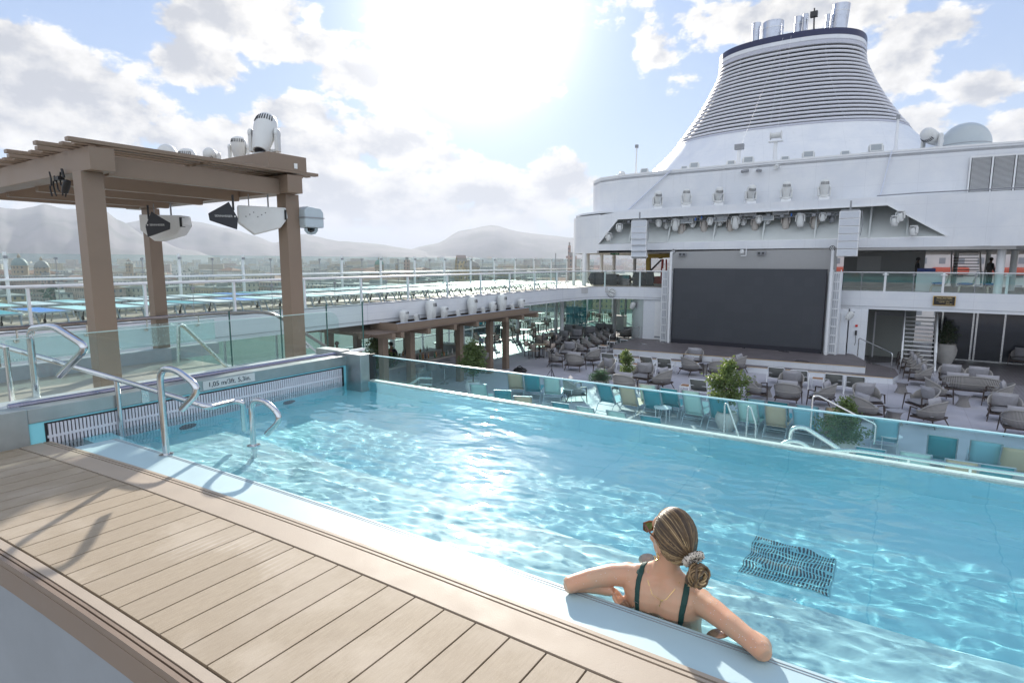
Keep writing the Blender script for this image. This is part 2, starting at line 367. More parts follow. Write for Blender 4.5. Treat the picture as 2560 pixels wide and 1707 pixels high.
# underwater fittings
for k,(yy) in enumerate((2.75,3.85)):
    M=Matrix.Rotation(math.pi/2,3,'Y'); b=MB(); b.lathe([(.001,0),(.075,0),(.075,.012),(.001,.014)],(-5.5,yy,3.55),24,M); b.build('wall_light',mat('dark_grille',(.05,.07,.08),.4),pool)
def gratefn(t,b,co):
    s=t.new('ShaderNodeSeparateXYZ'); t.l.new(co,s.inputs[0])
    hx=t.m('LESS_THAN',t.m('FRACT',t.m('DIVIDE',s.outputs[0],.0155)),.56); hy=t.m('LESS_THAN',t.m('FRACT',t.m('DIVIDE',s.outputs[1],.052)),.80)
    t.l.new(t.mix(t.m('MULTIPLY',hx,hy),(.22,.62,.70),(.004,.03,.04)),b.inputs['Base Color'])
b=MB(); b.bb(-.60,-.17,3.12,3.56,FZ,FZ+.012); b.build('drain_grate',mat('drain_slot_plate',(.2,.5,.6),.4,var=0,fn=gratefn),pool,smooth=False)
# glass far edge with its gutter
b=MB(); b.bb(-5.24,3.2,4.855,4.885,3.5,4.275); b.build('edge_glass',GLASS2,pool,smooth=False)
b=MB(); b.bb(-5.24,3.2,4.853,4.887,4.2755,4.285); b.build('glass_top_edge',mat('glass_top_edge',(.42,.70,.74),.2),pool,smooth=False)
b=MB(); b.bb(-5.26,-5.235,4.80,4.90,3.5,4.30); b.build('glass_seal',BLACK,pool,smooth=False)
TILE=mat('cream_gutter_mosaic',(.74,.80,.74),.3,var=.12,vs=40)
b=MB(); b.bb(-5.24,3.2,4.795,4.854,3.7,3.992); b.build('gutter',TILE,pool,smooth=False)
# depth marking
def text(name,body,size,M,mt,parent=None,ext=.0015,font=None,al='CENTER'):
    c=bpy.data.curves.new(name,'FONT'); c.body=body; c.size=size; c.extrude=ext; c.align_x=al; c.align_y='CENTER'
    o=bpy.data.objects.new(name,c); sc.collection.objects.link(o)
    dg=bpy.context.evaluated_depsgraph_get(); me=bpy.data.meshes.new_from_object(o.evaluated_get(dg)); bpy.data.objects.remove(o)
    me.materials.clear(); me.materials.append(mt); o=bpy.data.objects.new(name,me); sc.collection.objects.link(o); o.matrix_world=M
    if parent is not None: o.parent=parent
    return o
def faceM(c,right,up):
    r=Vector(right).normalized(); u=Vector(up).normalized(); n=r.cross(u); M=Matrix((r,u,n)).transposed().to_4x4(); M.translation=Vector(c); return M
s1=GX(520,964,-5.488); s2=GX(626,948,-5.488)
sgn=thing('depth_sign','white depth marking reading 1,05 m on the steel pool wall','sign',(-5.486,(s1.y+s2.y)/2,4.224))
b=MB(); b.box((0,0,0),(.004,.54,.084)); b.build('plate',OFFW,sgn,smooth=False)
t_=text('lettering','1,05 m/3ft. 5,3in.',.066,faceM((.0035,0,.0),(0,1,0),(0,0,1)),mat('dark_ink',(.05,.06,.08),.5,var=0),None); t_.parent=sgn
# water surface: waved mesh
def wh(x,y):
    p=Vector((x*1.15+.4*y,y*2.3-.25*x,0))
    h=.0085*noise.noise(p*1.0)+.0058*noise.noise(p*2.3+Vector((3,1,5)))+.0034*noise.noise(p*5.1+Vector((9,2,1)))+.0019*noise.noise(p*10.5)+.0007*noise.noise(p*19.)
    k=min(1,max(.25,(x+6.2)/2.2)); return h*k*.9
def watermat():
    m=bpy.data.materials.new('pool_water'); m.use_nodes=True; t=NT(m.node_tree); t.n.clear(); o=t.new('ShaderNodeOutputMaterial')
    co=t.new('ShaderNodeTexCoord').outputs['Object']
    gl=t.new('ShaderNodeBsdfGlass'); gl.inputs['IOR'].default_value=1.33; gl.inputs['Roughness'].default_value=0; gl.inputs[0].default_value=(.93,.99,1,1); t.l.new(gl.outputs[0],o.inputs[0])
    return m
b=MB(); nx,ny=430,170
b.sheet([[(-5.5+8.7*i/nx,y_:=1.45+(4.80-1.45)*j/ny,WZ+wh(-5.5+8.7*i/nx,y_)) for i in range(nx+1)] for j in range(ny+1)])
WATERM=watermat()
wo=b.build('pool_water',WATERM,None,fix=False); struct(wo); 
# ================= SHIP SETTING =================
CX=-7.3
def deckfn(c1,c2,w_,seam,axis=0,wet=False):
    def f(t,b,co):
        s=t.new('ShaderNodeSeparateXYZ'); t.l.new(co,s.inputs[0])
        x=t.m('DIVIDE',s.outputs[axis],w_); fr=t.m('FRACT',x)
        wn=t.new('ShaderNodeTexWhiteNoise'); wn.noise_dimensions='1D'; t.l.new(t.m('FLOOR',x),wn.inputs['W'])
        n=t.noise(co,1.4,5,.65); c=t.mix(t.mr(n,.3,.7),c1,c2); c=t.mix(t.m('MULTIPLY',wn.outputs[0],.2),c,c1)
        ln=t.m('LESS_THAN',fr,seam); c=t.mix(t.m('MULTIPLY',ln,.75),c,tuple(k*.35 for k in c1))
        t.l.new(c,b.inputs['Base Color'])
        if wet:
            wn2=t.noise(co,.45,3,.5); wetf=t.mr(wn2,.54,.60); t.l.new(t.mr(wetf,0,1,.55,.12,'LINEAR'),b.inputs['Roughness'])
            c2_=t.mix(t.m('MULTIPLY',wetf,.55),c,tuple(k*.4 for k in c1)); t.l.new(c2_,b.inputs['Base Color'])
        else: t.l.new(t.mr(n,.3,.7,.35,.6),b.inputs['Roughness'])
    return f
FLOORM=mat('pale_violet_deck_floor',(.5,.5,.55),.5,var=0,fn=deckfn((.40,.395,.44),(.50,.49,.54),1.2,.006))
FLOORD=mat('dark_plank_deck_floor',(.2,.19,.2),.5,var=0,fn=deckfn((.13,.12,.13),(.19,.175,.185),.14,.10))
STAGEM=mat('stage_plank_top',(.16,.15,.16),.5,var=0,fn=deckfn((.115,.10,.105),(.16,.14,.145),.14,.08,1,True))
UPM=mat('upper_deck_floor',(.5,.45,.38),.6,var=0,fn=deckfn((.42,.36,.28),(.52,.46,.38),.12,.08,1))
b=MB(); b.bb(-23.2,12,4.9,60,-.2,0); struct(b.build('lower_deck_floor',FLOORM,smooth=False))
b=MB(); b.prism([(-23.1,31.5),(-17.8,31.0),(-13.4,35.2),(-13.4,60),(-23.1,60)],.001,.006); struct(b.build('lower_deck_dark_floor_left',FLOORD,smooth=False))
b=MB(); b.prism([(1.2,38.7),(2.1,35.6),(4.5,33.4),(7,33.0),(12,33),(12,60),(-1.3,60),(-1.3,36)],.001,.006); struct(b.build('lower_deck_dark_floor_right',FLOORD,smooth=False))
b=MB(); b.prism([(4.0,33.4),(3.4,29),(4.2,24),(12,20),(12,33.4)],.001,.005); struct(b.build('plank_floor_area',mat('grey_plank_floor',(.2,.19,.2),.5,var=0,fn=deckfn((.20,.19,.21),(.27,.255,.275),.14,.10)),smooth=False))
# upper deck along the port side and round the back
b=MB(); edge=[(-16.4,-8),(-16.4,30.5),(-16.1,32.6),(-15.4,34.0),(-14.0,34.75),(-11.3,34.85)]
outer=[(-11.3,46),(-22.6,46),(-22.6,-8)]
b.prism(edge+outer,3.83,3.85); struct(b.build('upper_deck_floor',UPM,smooth=False))
b=MB(); rs=[]
for x,y in edge: rs.append((x,y))
def wallstrip(b,pts,z0,z1,th):
    """upright band following plan points (thickness to the left of travel)"""
    P=[Vector((x,y,0)) for x,y in pts]; rs=[]
    for i,p in enumerate(P):
        t=(P[min(i+1,len(P)-1)]-P[max(i-1,0)]).normalized(); n=Vector((-t.y,t.x,0))*th
        rs.append([(p.x,p.y,z0),(p.x+n.x,p.y+n.y,z0),(p.x+n.x,p.y+n.y,z1),(p.x,p.y,z1)])
    b.rings(rs)
fas=thing('deck_fascia','long white painted fascia of the upper deck curving round to the big screen','ship fascia',(0,0,0))
b=MB(); wallstrip(b,edge,3.10,3.87,.25); b.build('fascia_panel',WHITE,fas,ang=60)
b=MB(); wallstrip(b,[(x+(.02 if y<31 else 0),y-(0 if y<31 else .02)) for x,y in edge],3.22,3.235,-.01); b.build('seam_line',GREY,fas)
b=MB(); b.prism([(-16.55,-8),(-16.55,30.5),(-15.8,33.7),(-14,34.95),(-11.5,35.1),(-11.5,46),(-22.6,46),(-22.6,-8)],3.5,3.82); b.build('soffit',CEIL,fas,smooth=False)
b=MB(); wallstrip(b,[(-22.6,-8),(-22.6,46)],2.65,3.87,-.2); b.build('outer_band',WHITE,fas,smooth=False)  # outer edge carried lower, out of view, to block low sun
# right balcony
redge=[(-2.9,35.35),(0,35.5),(2.5,35.5),(5.0,35.3),(12,34.2)]
fr_=thing('balcony_fascia','white balcony front to the right of the screen carrying a small brass plaque','ship fascia')
b=MB(); wallstrip(b,redge,2.98,3.92,.25); b.build('fascia_panel',WHITE,fr_,ang=60)
b=MB(); wallstrip(b,[(x,y-.02) for x,y in redge],3.12,3.135,-.01); b.build('seam_line',GREY,fr_)
b=MB(); b.prism([(x,y+.12) for x,y in redge]+[(12,46),(-2.9,46)],3.4,3.90); b.build('balcony_slab',CEIL,fr_,smooth=False)
# superstructure
sup=thing('superstructure','white ship superstructure with curved walls above the big screen','ship superstructure',(0,0,0))
pl=[(-20.2,60),(-20.2,40.5),(-19.6,37.6),(-18.4,36.0),(-16.41,35.02)]
pr_=[(1.81,35.02),(4.5,35.0),(7,35.3),(12,36.8)]
b=MB(); wallstrip(b,pl,5.98,8.45,.12); b.build('side_parapet',WHITE,sup,ang=60)
b=MB(); wallstrip(b,pr_,6.15,8.6,.12); b.build('starboard_parapet',WHITE,sup,ang=60)
# front face with trapezoid opening
ft=MB()
def quadz(b,P,y,th=.12):  # polygon in xz at y
    n=len(P); o=len(b.v); b.v+=[(x,y,z) for x,z in P]+[(x,y+th,z) for x,z in P]
    F=[tuple(range(o,o+n)),tuple(range(o+2*n-1,o+n-1,-1))]+[(o+i,o+(i+1)%n,o+n+(i+1)%n,o+n+i) for i in range(n)]
    b.f+=F; b.mi+=[b.cur]*len(F)
quadz(ft,[(-16.41,6.0),(1.81,6.15),(1.81,6.62),(-16.41,6.56)],35.0)
quadz(ft,[(-16.41,6.56),(-16.41,8.4),(-15.1,8.55),(-15.1,8.10)],35.0)
quadz(ft,[(-15.1,8.10),(-15.1,8.55),(-5.9,8.66),(-.7,8.6),(-.7,8.22)],35.0)
quadz(ft,[(-.7,8.22),(-.7,8.6),(1.81,8.6),(1.81,6.62)],35.0)
ft.build('front_face',WHITE,sup,smooth=False)
b=MB(); b.bar((-16.41,34.97,6.57),(-15.1,34.97,8.10),.1,.05); b.bar((-15.1,34.97,8.10),(-.7,34.97,8.22),.1,.05); b.bar((-.7,34.97,8.22),(1.81,34.97,6.63),.1,.05); b.build('opening_trim',WHITE2,sup,smooth=False)
RW=mat('recess_grey_white',(.60,.63,.62),.5,var=.05,vs=.8)
b=MB(); b.sheet([[(-16.5,35.12,6.58),(2,35.12,6.64)],[(-16.5,36.9,8.3),(2,36.9,8.35)]]); b.sheet([[(-16.5,35.1,8.52),(2,35.1,8.58)],[(-16.5,37,8.5),(2,37,8.5)]]); b.build('recess_panel',RW,sup,smooth=False)
for x in (-14.4,-11.9,-9.2,-6.5,-3.9,-1.4,.2): b=MB(); b.prism([(35.12,6.62),(35.25,6.62),(36.8,8.3),(35.9,8.3)],x-.04,x+.04,Matrix(((0,0,1),(1,0,0),(0,1,0)))); b.build('recess_rib',RW,sup,smooth=False)
b=MB(); b.prism([(-16.4,35.0),(1.8,35.0),(7,35.2),(12,36.6),(12,60),(-20.1,60),(-20.1,40.5),(-19.5,37.7),(-18.3,36.1)],6.0,6.14); b.build('soffit',mat('soffit_slats',(.50,.48,.45),.6,var=0,fn=deckfn((.36,.35,.34),(.42,.41,.40),1.3,.12,1)),sup,smooth=False)
b=MB(); b.prism([(-16.4,35.13),(1.8,35.13),(12,36.8),(12,60),(-20.1,60),(-20.1,40.5),(-19.5,37.7),(-18.3,36.2)],8.54,8.66); b.build('ledge_roof',WHITE,sup,smooth=False)
pa=[(-19.0,60),(-19.0,41),(-18.4,38.2),(-17.2,36.9),(-15.6,36.4),(-12.5,36.2),(-7.3,36.1),(-2,36.2),(2.2,36.5),(6,37.0),(12,38.2)]
b=MB(); wallstrip(b,pa,8.6,11.0,.15); b.build('upper_wall',WHITE,sup,ang=60)
b=MB(); b.prism(pa[:1]+pa[1:]+[(12,60)],10.72,10.86); b.build('roof',WHITE,sup,smooth=False)
b=MB(); wallstrip(b,[(x,y-.03) for x,y in pa],10.96,11.05,.22); b.build('top_trim',WHITE2,sup,ang=60)
for p_,q_ in (((-15.0,36.2,8.7),(-12.1,36.0,11.0)),((-1.1,36.1,8.7),(-.75,36.15,11.0))): b=MB(); b.bar(p_,q_,.10,.06); b.build('diagonal_strip',mat('pale_blue_white',(.66,.70,.80),.4),sup,smooth=False)  # pale raised strips running diagonally up the wall
# louvre panels
lv=thing('louvre_panel_bank','bank of tall white louvred ventilation panels at the right end of upper wall','ventilation louvres',(0,0,0))
for k in range(4):
    x0=2.55+k*.86; y0=36.45+.10*k
    b=MB(); b.bb(x0-.04,x0+.80,y0+.0,y0+.06,8.38,10.42); b.build('louvre_back',DARK,lv,smooth=False)
    b=MB()
    for i in range(36): b.box((x0+.38,y0-.03,8.43+i*.055),(.72,.045,.012),M=Matrix.Rotation(R(-30),3,'X'))
    for xx in (x0-.04,x0+.8): b.box((xx,y0-.02,9.4),(.06,.1,2.06))
    b.bb(x0-.04,x0+.8,y0-.06,y0+.02,8.34,8.42); b.bb(x0-.04,x0+.8,y0-.06,y0+.02,10.38,10.46); b.build('louvre',WHITE2,lv,smooth=False)
# handrail above ledge at right
b=MB(); b.tube([(-1.2,35.3,8.72),(.5,35.1,8.74),(4,35.0,8.72),(8,35.4,8.70)],.03,8); tag(b.build('ledge_handrail',GREY),'thin grey rail along the canopy ledge below the louvre panels','rail')
# screen block
scr=thing('video_screen','huge dark grey outdoor video screen standing at the back of the stage','video screen',(-7.11,34.2,.6))
def scrfn(t,b,co):
    s=t.new('ShaderNodeTexBrick'); s.offset=0; s.inputs['Scale'].default_value=1; s.inputs['Mortar Size'].default_value=.004; s.inputs['Brick Width'].default_value=.5; s.inputs['Row Height'].default_value=.5
    sw=t.new('ShaderNodeSeparateXYZ'); t.l.new(co,sw.inputs[0]); cb=t.new('ShaderNodeCombineXYZ'); t.l.new(sw.outputs[0],cb.inputs[0]); t.l.new(sw.outputs[2],cb.inputs[1]); t.l.new(cb.outputs[0],s.inputs['Vector'])
    s.inputs['Color1'].default_value=(.050,.054,.064,1); s.inputs['Color2'].default_value=(.056,.060,.070,1); s.inputs['Mortar'].default_value=(.045,.048,.058,1); t.l.new(s.outputs[0],b.inputs['Base Color']); b.inputs['Roughness'].default_value=.55
b=MB(); b.bb(-4,4,0,.16,.26,4.44); b.build('panel',mat('led_face',(.05,.05,.06),.5,var=0,fn=scrfn),scr,smooth=False)
b=MB(); b.bb(-4.02,4.02,.0,.2,0,.255); b.bb(-4.03,-4.0,-.01,.2,0,4.44); b.bb(4.0,4.03,-.01,.2,0,4.44); b.build('base_band',mat('black_base_band',(.018,.018,.028),.5),scr,smooth=False)
b=MB(); b.bb(-4.4,4.4,.35,.55,0,5.42); b.build('rear_wall',mat('taupe_grey_wall',(.36,.36,.36),.6,var=.03),scr,smooth=False)
for s_ in(-1,1):
    tr=thing('side_truss','slim white ladder frame beside the %s edge of the video screen'%('left' if s_<0 else 'right'),'ladder frame',(-7.11+s_*4.5,34.15,.6))
    b=MB(); w2=.17
    for xx in(-w2,w2): b.bb(xx-.02,xx+.02,-.03,.03,0,4.42)
    for i in range(10): b.bb(-w2,w2,-.03,.03,.1+i*.46,.14+i*.46)
    b.build('frame',WHITE2,tr,smooth=False)
    b=MB()
    for i in range(9):
        for k in range(3): b.bb(-.09+k*.09-.008,-.09+k*.09+.008,.0,.012,.16+i*.46,.54+i*.46)
    b.build('slat',GREY,tr,smooth=False)
    b=MB(); random.seed(5+s_); b.tube([(-s_*.27+.05*math.sin(i*1.9),.1,.3+i*.14) for i in range(29)],.035,6); b.build('cable_bundle',DARK,tr)
    b=MB(); b.bb(-s_*.40,s_*.24,.2,.25,0,4.3); b.build('side_panel',WHITE,tr,smooth=False)
# stage
st=thing('stage','low two-step stage with dark plank top and white risers before the screen','stage',(0,0,0))
top=[(-13.6,36),(-13.6,31.2),(-13.0,29.9),(-10.2,30.15),(-5,30.6),(-.95,31.0),(-1.0,32.8),(-2.0,36)]
b=MB(); b.prism(top,.60,.62); b.build('stage_top',STAGEM,st,smooth=False)
b=MB(); b.prism([(x,y+.02) for x,y in top],.30,.598); b.build('riser',WHITE,st,smooth=False)
low=[(-13.6,36),(-13.7,30.6),(-13.2,29.45),(-10.2,29.65),(-5,30.05),(-.5,30.45),(.15,30.5),(.35,31.6),(.2,33.2),(-.6,34.4),(-1.4,35)]
b=MB(); b.prism(low,.28,.30); b.build('lower_step_top',STAGEM,st,smooth=False)
b=MB(); b.prism([(x,y+.02) for x,y in low],0,.278); b.build('lower_riser',WHITE,st,smooth=False)
b=MB(); b.tube([(x,y-.0,.603) for x,y in top[2:6]],.012,4); b.tube([(x,y,.283) for x,y in low[2:7]],.012,4); b.build('edge_strip',mat('amber_edge_strip',(.62,.42,.2),.4),st)
def handrail(name,pts,label,r=.022,m=STEEL,rad=.12):
    t=thing(name,label,'handrail',(0,0,0)); b=MB(); b.tube(roundpath(pts,rad,5),r,8); b.build('rail',m,t); return t
handrail('stage_handrail',[(-13.05,33.9,.6),(-13.05,33.9,1.5),(-13.9,31.4,1.15),(-13.9,31.4,.2)],'slim steel handrail at the left end of the stage',.025)
handrail('stage_handrail',[(-1.45,34.5,.6),(-1.45,34.5,1.55),(.05,32.4,1.15),(.05,32.4,0)],'slim steel handrail down the steps at right end of stage',.025)
# walls left and right of screen
wl=thing('stage_side_wall','white wall with a flush service door left of the screen','wall',(0,0,0))
b=MB(); b.bb(-13.2,-11.35,34.9,35.1,.3,3.12); b.build('wall_panel',WHITE,wl,smooth=False)
b=MB(); b.bb(-12.45,-11.72,34.87,34.9,.62,2.98); dr=b.build('door',WHITE2,wl,smooth=False,bevel=.01)
b=MB(); b.bb(-12.42,-11.95,34.85,34.872,.74,.84); b.build('door_grille',GREY,dr,smooth=False)
cw=MB(); cw.sheet([[(-13.2-1.1*math.sin(a),36.0-1.1*math.cos(a)+0,z) for a in [R(i*11) for i in range(9)]] for z in (.0,3.3)]); tag(cw.build('curved_steel_wall',mat('polished_curved_panel',(.66,.68,.70),.22,.6,var=.03)),'curved polished metal wall beside the white service door','wall')
wr=thing('stage_side_wall','white wall with red alarm box and hanging phone right of the screen','wall',(0,0,0))
b=MB(); b.bb(-2.65,-1.95,34.6,34.8,.3,3.0); b.bb(-1.95,-1.15,35.0,35.2,.0,3.0); b.bb(-2.0,-1.95,34.6,35.2,.0,3.0); b.build('wall_panel',WHITE,wr,smooth=False)
b=MB(); b.box((-1.62,34.97,2.12),(.11,.06,.11)); b.build('alarm_box',mat('red_plastic',(.6,.03,.02),.4),wr,smooth=False)
b=MB(); b.box((-1.62,34.96,1.75),(.09,.07,.24)); b.tube([(-1.62,34.95,1.63),(-1.60,34.95,1.3),(-1.64,34.95,1.1)],.012,6); b.build('phone',BLACK,wr)
b=MB(); b.bb(-2.58,-2.3,34.55,34.6,.62,2.8); b.build('panel_trim',WHITE2,wr,smooth=False)
# camera pods on the side walls
for x,y,lab in((-13.9,34.9,'white teardrop ceiling speaker over the curved wall left of the screen'),(-1.9,34.3,'white teardrop ceiling speaker over the alarm wall right of the screen')):
    t=thing('wall_loudspeaker',lab,'loudspeaker',(x,y,2.72)); b=MB(); b.lathe([(.02,-.28),(.12,-.25),(.17,-.08),(.15,.12),(.02,.2)],(0,0,0),14,Matrix.Rotation(R(28),3,'Y')); b.build('body',OFFW,t)
    b=MB(); b.bar((-.1,0,.1),(.2,0,.15),.05,.05); b.build('bracket',GREY,t,smooth=False)
# back rooms
DGL=mat('dark_tinted_glazing',(.025,.03,.04),.06,var=.2,vs=.6,spec=.8)
gz=thing('glazed_door_wall','dark tinted sliding glass doors with steel frames right of the stairs','glass doors',(0,0,0))
b=MB(); b.bb(1.9,12,40.4,40.45,.0,3.4); b.build('glazing',DGL,gz,smooth=False)
for k,x in enumerate((2.25,3.62,3.78,4.95,6.4,8)): 
    b=MB(); b.bb(x-.04,x+.04,40.32,40.40,0,3.4); b.build('mullion',STEEL,gz,smooth=False)
b=MB(); b.bb(1.9,12,40.31,40.4,0,.06); b.build('sill',STEEL,gz,smooth=False)
bw=thing('recess_wall','grey green panel wall in the shaded recess left of the stairs','wall'); b=MB(); b.bb(-1.3,1.0,39.5,39.6,0,3.4); b.build('wall_panel',mat('grey_green_panel',(.36,.38,.35),.5,var=.03),bw,smooth=False)
b=MB(); b.bb(-.95,-.87,38.9,38.98,0,2.6); b.build('post',WHITE2,bw,smooth=False)
b=MB()
for i in range(5): b.bb(-.85,.75,38.7+i*.12,38.76+i*.12,2.45+i*.13,2.52+i*.13)
b.build('overhead_slat',GREY,bw,smooth=False)
# stairs
sr=thing('deck_staircase','open steel staircase with wooden treads rising under the right balcony','staircase',(0,0,0))
sx0,sx1=.52,1.78; n=13
for i in range(n):
    y=34.9+i*.26; z=.19*(i+1)
    b=MB(); b.bb(sx0,sx1,y,y+.28,z-.04,z); tr_=b.build('tread',mat('brown_tread',(.16,.13,.11),.6),sr,smooth=False)
    b=MB(); b.bb(sx0,sx1,y-.012,y-.002,z-.045,z+.012); b.build('nosing',WHITE2,tr_,smooth=False)
for x in(sx0-.06,sx1+.06):
    b=MB(); b.bar((x,34.7,.05),(x,38.3,2.75),.08,.26); b.build('stringer',WHITE2,sr,smooth=False)
    b=MB(); b.bar((x,34.75,1.0),(x,38.3,3.7),.05,.05); b.bar((x,34.85,.1),(x,34.85,1.05),.05,.05); b.build('railing',WHITE2,sr,smooth=False)
    b=MB(); b.bar((x+(.04 if x>1 else -.04),36.0,1.5),(x+(.04 if x>1 else -.04),38.3,3.25),.03,.7); b.build('side_panel',GREY,sr,smooth=False)
# dining room glazing at far left back
dg=thing('dining_glass_wall','tall clear glass wall of the dining area behind the lounge seating','glass wall')
b=MB(); b.bb(-24.5,-13.6,49,49.04,0,3.5); b.build('glazing',glassmat('greenish_glass',(.62,.80,.76)),dg,smooth=False)
for k in range(9): b=MB(); b.bb(-24+k*1.25,-23.88+k*1.25,48.9,49.1,0,3.5); b.build('mullion',GREY if k%2 else WHITE2,dg,smooth=False)
b=MB(); b.bb(-13.9,-13.6,36.9,52,0,3.5); b.build('end_wall',CEIL,dg,smooth=False)
cols=[(-21.9,33.8,0),(-18.36,33.73,0),(-21.98,39.4,0),(-16.9,39,0),(-19.2,45,0),(-22.2,28,0),(-22.2,22,0)]
for i,(x,y,z) in enumerate(cols):
    b=MB(); b.cyl((0,0,0),(0,0,3.5),.13,n=14); tag(b.build('deck_column',WHITE2,loc=(x,y,z)),'round white column under the upper deck, %s nearest the stage'%nth(i),'column','white columns under the upper deck')
cols=[(1435,3.85,35.2,.10),(1461,3.85,34.95,.14),(1470,3.85,40,.13),(1504,3.85,43,.14),(1535,3.85,41,.13),(1587,3.85,41,.12),(2502,3.9,35.9,.17),(2535,3.9,40,.15),(2390,3.9,44,.12),(2470,3.9,43,.12)]
for i,(u,z,y,r) in enumerate(cols):
    p=GY(u,650,y); b=MB(); b.cyl((0,0,0),(0,0,6.02-z),r,n=14); tag(b.build('balcony_column',WHITE2,loc=(p.x,y,z)),'round white column on the upper deck under the canopy, %s from the left'%nth(i),'column','white columns under the canopy')
for i,(x,lab) in enumerate(((-11.25,'left'),(-2.87,'right'))):
    b=MB(); b.cyl((0,0,0),(0,0,5.4),.075,n=12); tag(b.build('screen_pole',WHITE2,loc=(x,34.0,.6)),'slim white pole beside the %s top corner of the screen'%lab,'pole')
# funnel
fun=thing('funnel','big flared white ship funnel with stacked louvre rings and a navy rim','ship funnel',(-7.75,48.3,0))
def prof(z):
    T=[(10.9,10.6),(11.6,10.2),(12.9,8.9),(13.7,8.1),(14.8,7.2),(16.1,6.3),(17.5,5.5),(18.9,4.85),(20,4.68),(22,4.62)]
    for (z0,a0),(z1,a1) in zip(T,T[1:]):
        if z<=z1: k=(z-z0)/(z1-z0); return a0+(a1-a0)*k
    return T[-1][1]
def fring(z,da=0,n=72,e=2.45,zz=None):
    a=prof(z)+da; b_=a*.80; o=[]
    for k in range(n):
        t=2*math.pi*k/n; c,s_=math.cos(t),math.sin(t)
        o.append((a*math.copysign(abs(c)**(2/e),c),b_*math.copysign(abs(s_)**(2/e),s_),z if zz is None else zz))
    return o
zs=[10.9+ (14.05-10.9)*i/14 for i in range(15)]
b=MB(); b.rings([fring(z) for z in zs],caps=False); b.build('skirt',WHITE,fun,ang=60)
b=MB(); b.rings([fring(z,-.35) for z in [14.05+i*.5 for i in range(12)]],caps=False); b.build('dark_core',DARK,fun,ang=60)
b=MB(); b.rings([fring(14.05,.02),fring(14.05,-.3)],caps=False); b.rings([fring(14.05,.03),fring(14.2,.01)],caps=False); b.build('lower_collar',mat('pale_lilac_grey',(.50,.51,.58),.4),fun,ang=60)
for i in range(19):
    z=14.32+i*(19.5-14.32)/18.5
    b=MB(); P=fring(z,.0,72); b.tube([(x,y,zz) for x,y,zz in P],.086,8,closed=True); b.build('louvre_ring',mat('louvre_ring_white',(.68,.69,.74),.4,var=.04,vs=2),fun)
b=MB()
for k in range(0,72,6):
    for z0 in [14.2+i*.45 for i in range(12)]:
        p=fring(z0,-.12)[k]; q=fring(z0+.45,-.12)[k]; b.bar(p,q,.06,.06)
b.build('ring_support',GREY,fun,smooth=False)
b=MB(); b.rings([fring(19.55,-.3),fring(19.58,.06),fring(19.84,.06),fring(19.87,.12),fring(20.12,.12)],caps=False); b.build('upper_band',WHITE,fun,ang=30)
b=MB(); b.rings([fring(19.58,.075),fring(19.84,.075)],caps=False); b.build('lilac_band',mat('pale_lilac_grey',(.50,.51,.58),.4),fun,ang=60)  # narrow pale lilac grey band below the white one
b=MB(); b.rings([fring(20.12,.13),fring(20.52,.13),fring(20.54,-.3),fring(20.3,-.4)],caps=True); b.build('navy_rim',mat('navy_paint',(.025,.03,.085),.35),fun,ang=30)
PIPE=mat('heat_tinted_steel',(.50,.52,.58),.28,1.,var=.15,vs=2)
for u0,u1,vt,lean in((1877,1900,60,0),(1902,1958,58,0),(1981,2002,44,.12),(2003,2018,37,.05),(2059,2072,38,.1),(2073,2120,14,.25)):
    y=47.6; p=GY((u0+u1)/2,vt,y); r=(u1-u0)/2*(GY(u1,vt,y).x-GY(u0,vt,y).x)/(u1-u0); r=abs(r)*.92
    b=MB(); L=[Vector((p.x+7.85-lean*.3,y-48.3,20.2)),Vector((p.x+7.85+lean*.4,y-48.3,p.z))]; b.tube([L[0],L[1]],[r,r],20); 
    pp=b.build('exhaust_pipe',PIPE,fun,ang=40); b=MB(); d=(L[1]-L[0]).normalized(); b.tube([L[1]-d*.02,L[1]+d*.01],[r*.9,r*.9],20); b.build('pipe_mouth',BLACK,pp)
    b=MB(); b.tube([L[1]-d*.5,L[1]-d*.46],[r*1.02,r*1.02],20); b.build('pipe_band',STEEL,pp)
b=MB(); m0=GY(2032,75,47); m1=GY(2032,22,47); b.cyl((m0.x+7.85,-1.3,20.3),(m1.x+7.85,-1.3,m1.z),.05); b.box((m1.x+7.85,-1.3,m1.z-.4),(.45,.3,.35)); b.cyl((m1.x+7.85+.2,-1.3,20.9),(m1.x+7.85,-1.3,m1.z-1),.02); b.build('funnel_mast',DARK,fun)
# radome
rd=thing('radome','large pale grey radome sphere standing on the roof right of the funnel','radome',(2.75,45,10.8))
b=MB(); b.lathe([(.9*1.28*math.cos(R(-52)),1.5+1.28*math.sin(R(-60)))]+[(1.28*math.cos(R(a)),1.5+1.32*math.sin(R(a))) for a in range(-50,90,7)]+[(.01,2.82)],(0,0,0),40); b.build('dome',mat('radome_grey',(.46,.51,.53),.3,var=.02),rd,ang=60)
b=MB(); b.lathe([(.8,0),(.75,.5),(.72,.6)],(0,0,0),24); b.build('pedestal',WHITE2,rd)
b=MB(); b.lathe([(1.285,1.48),(1.285,1.52)],(0,0,0),40); b.build('seam_ring',GREY,rd)
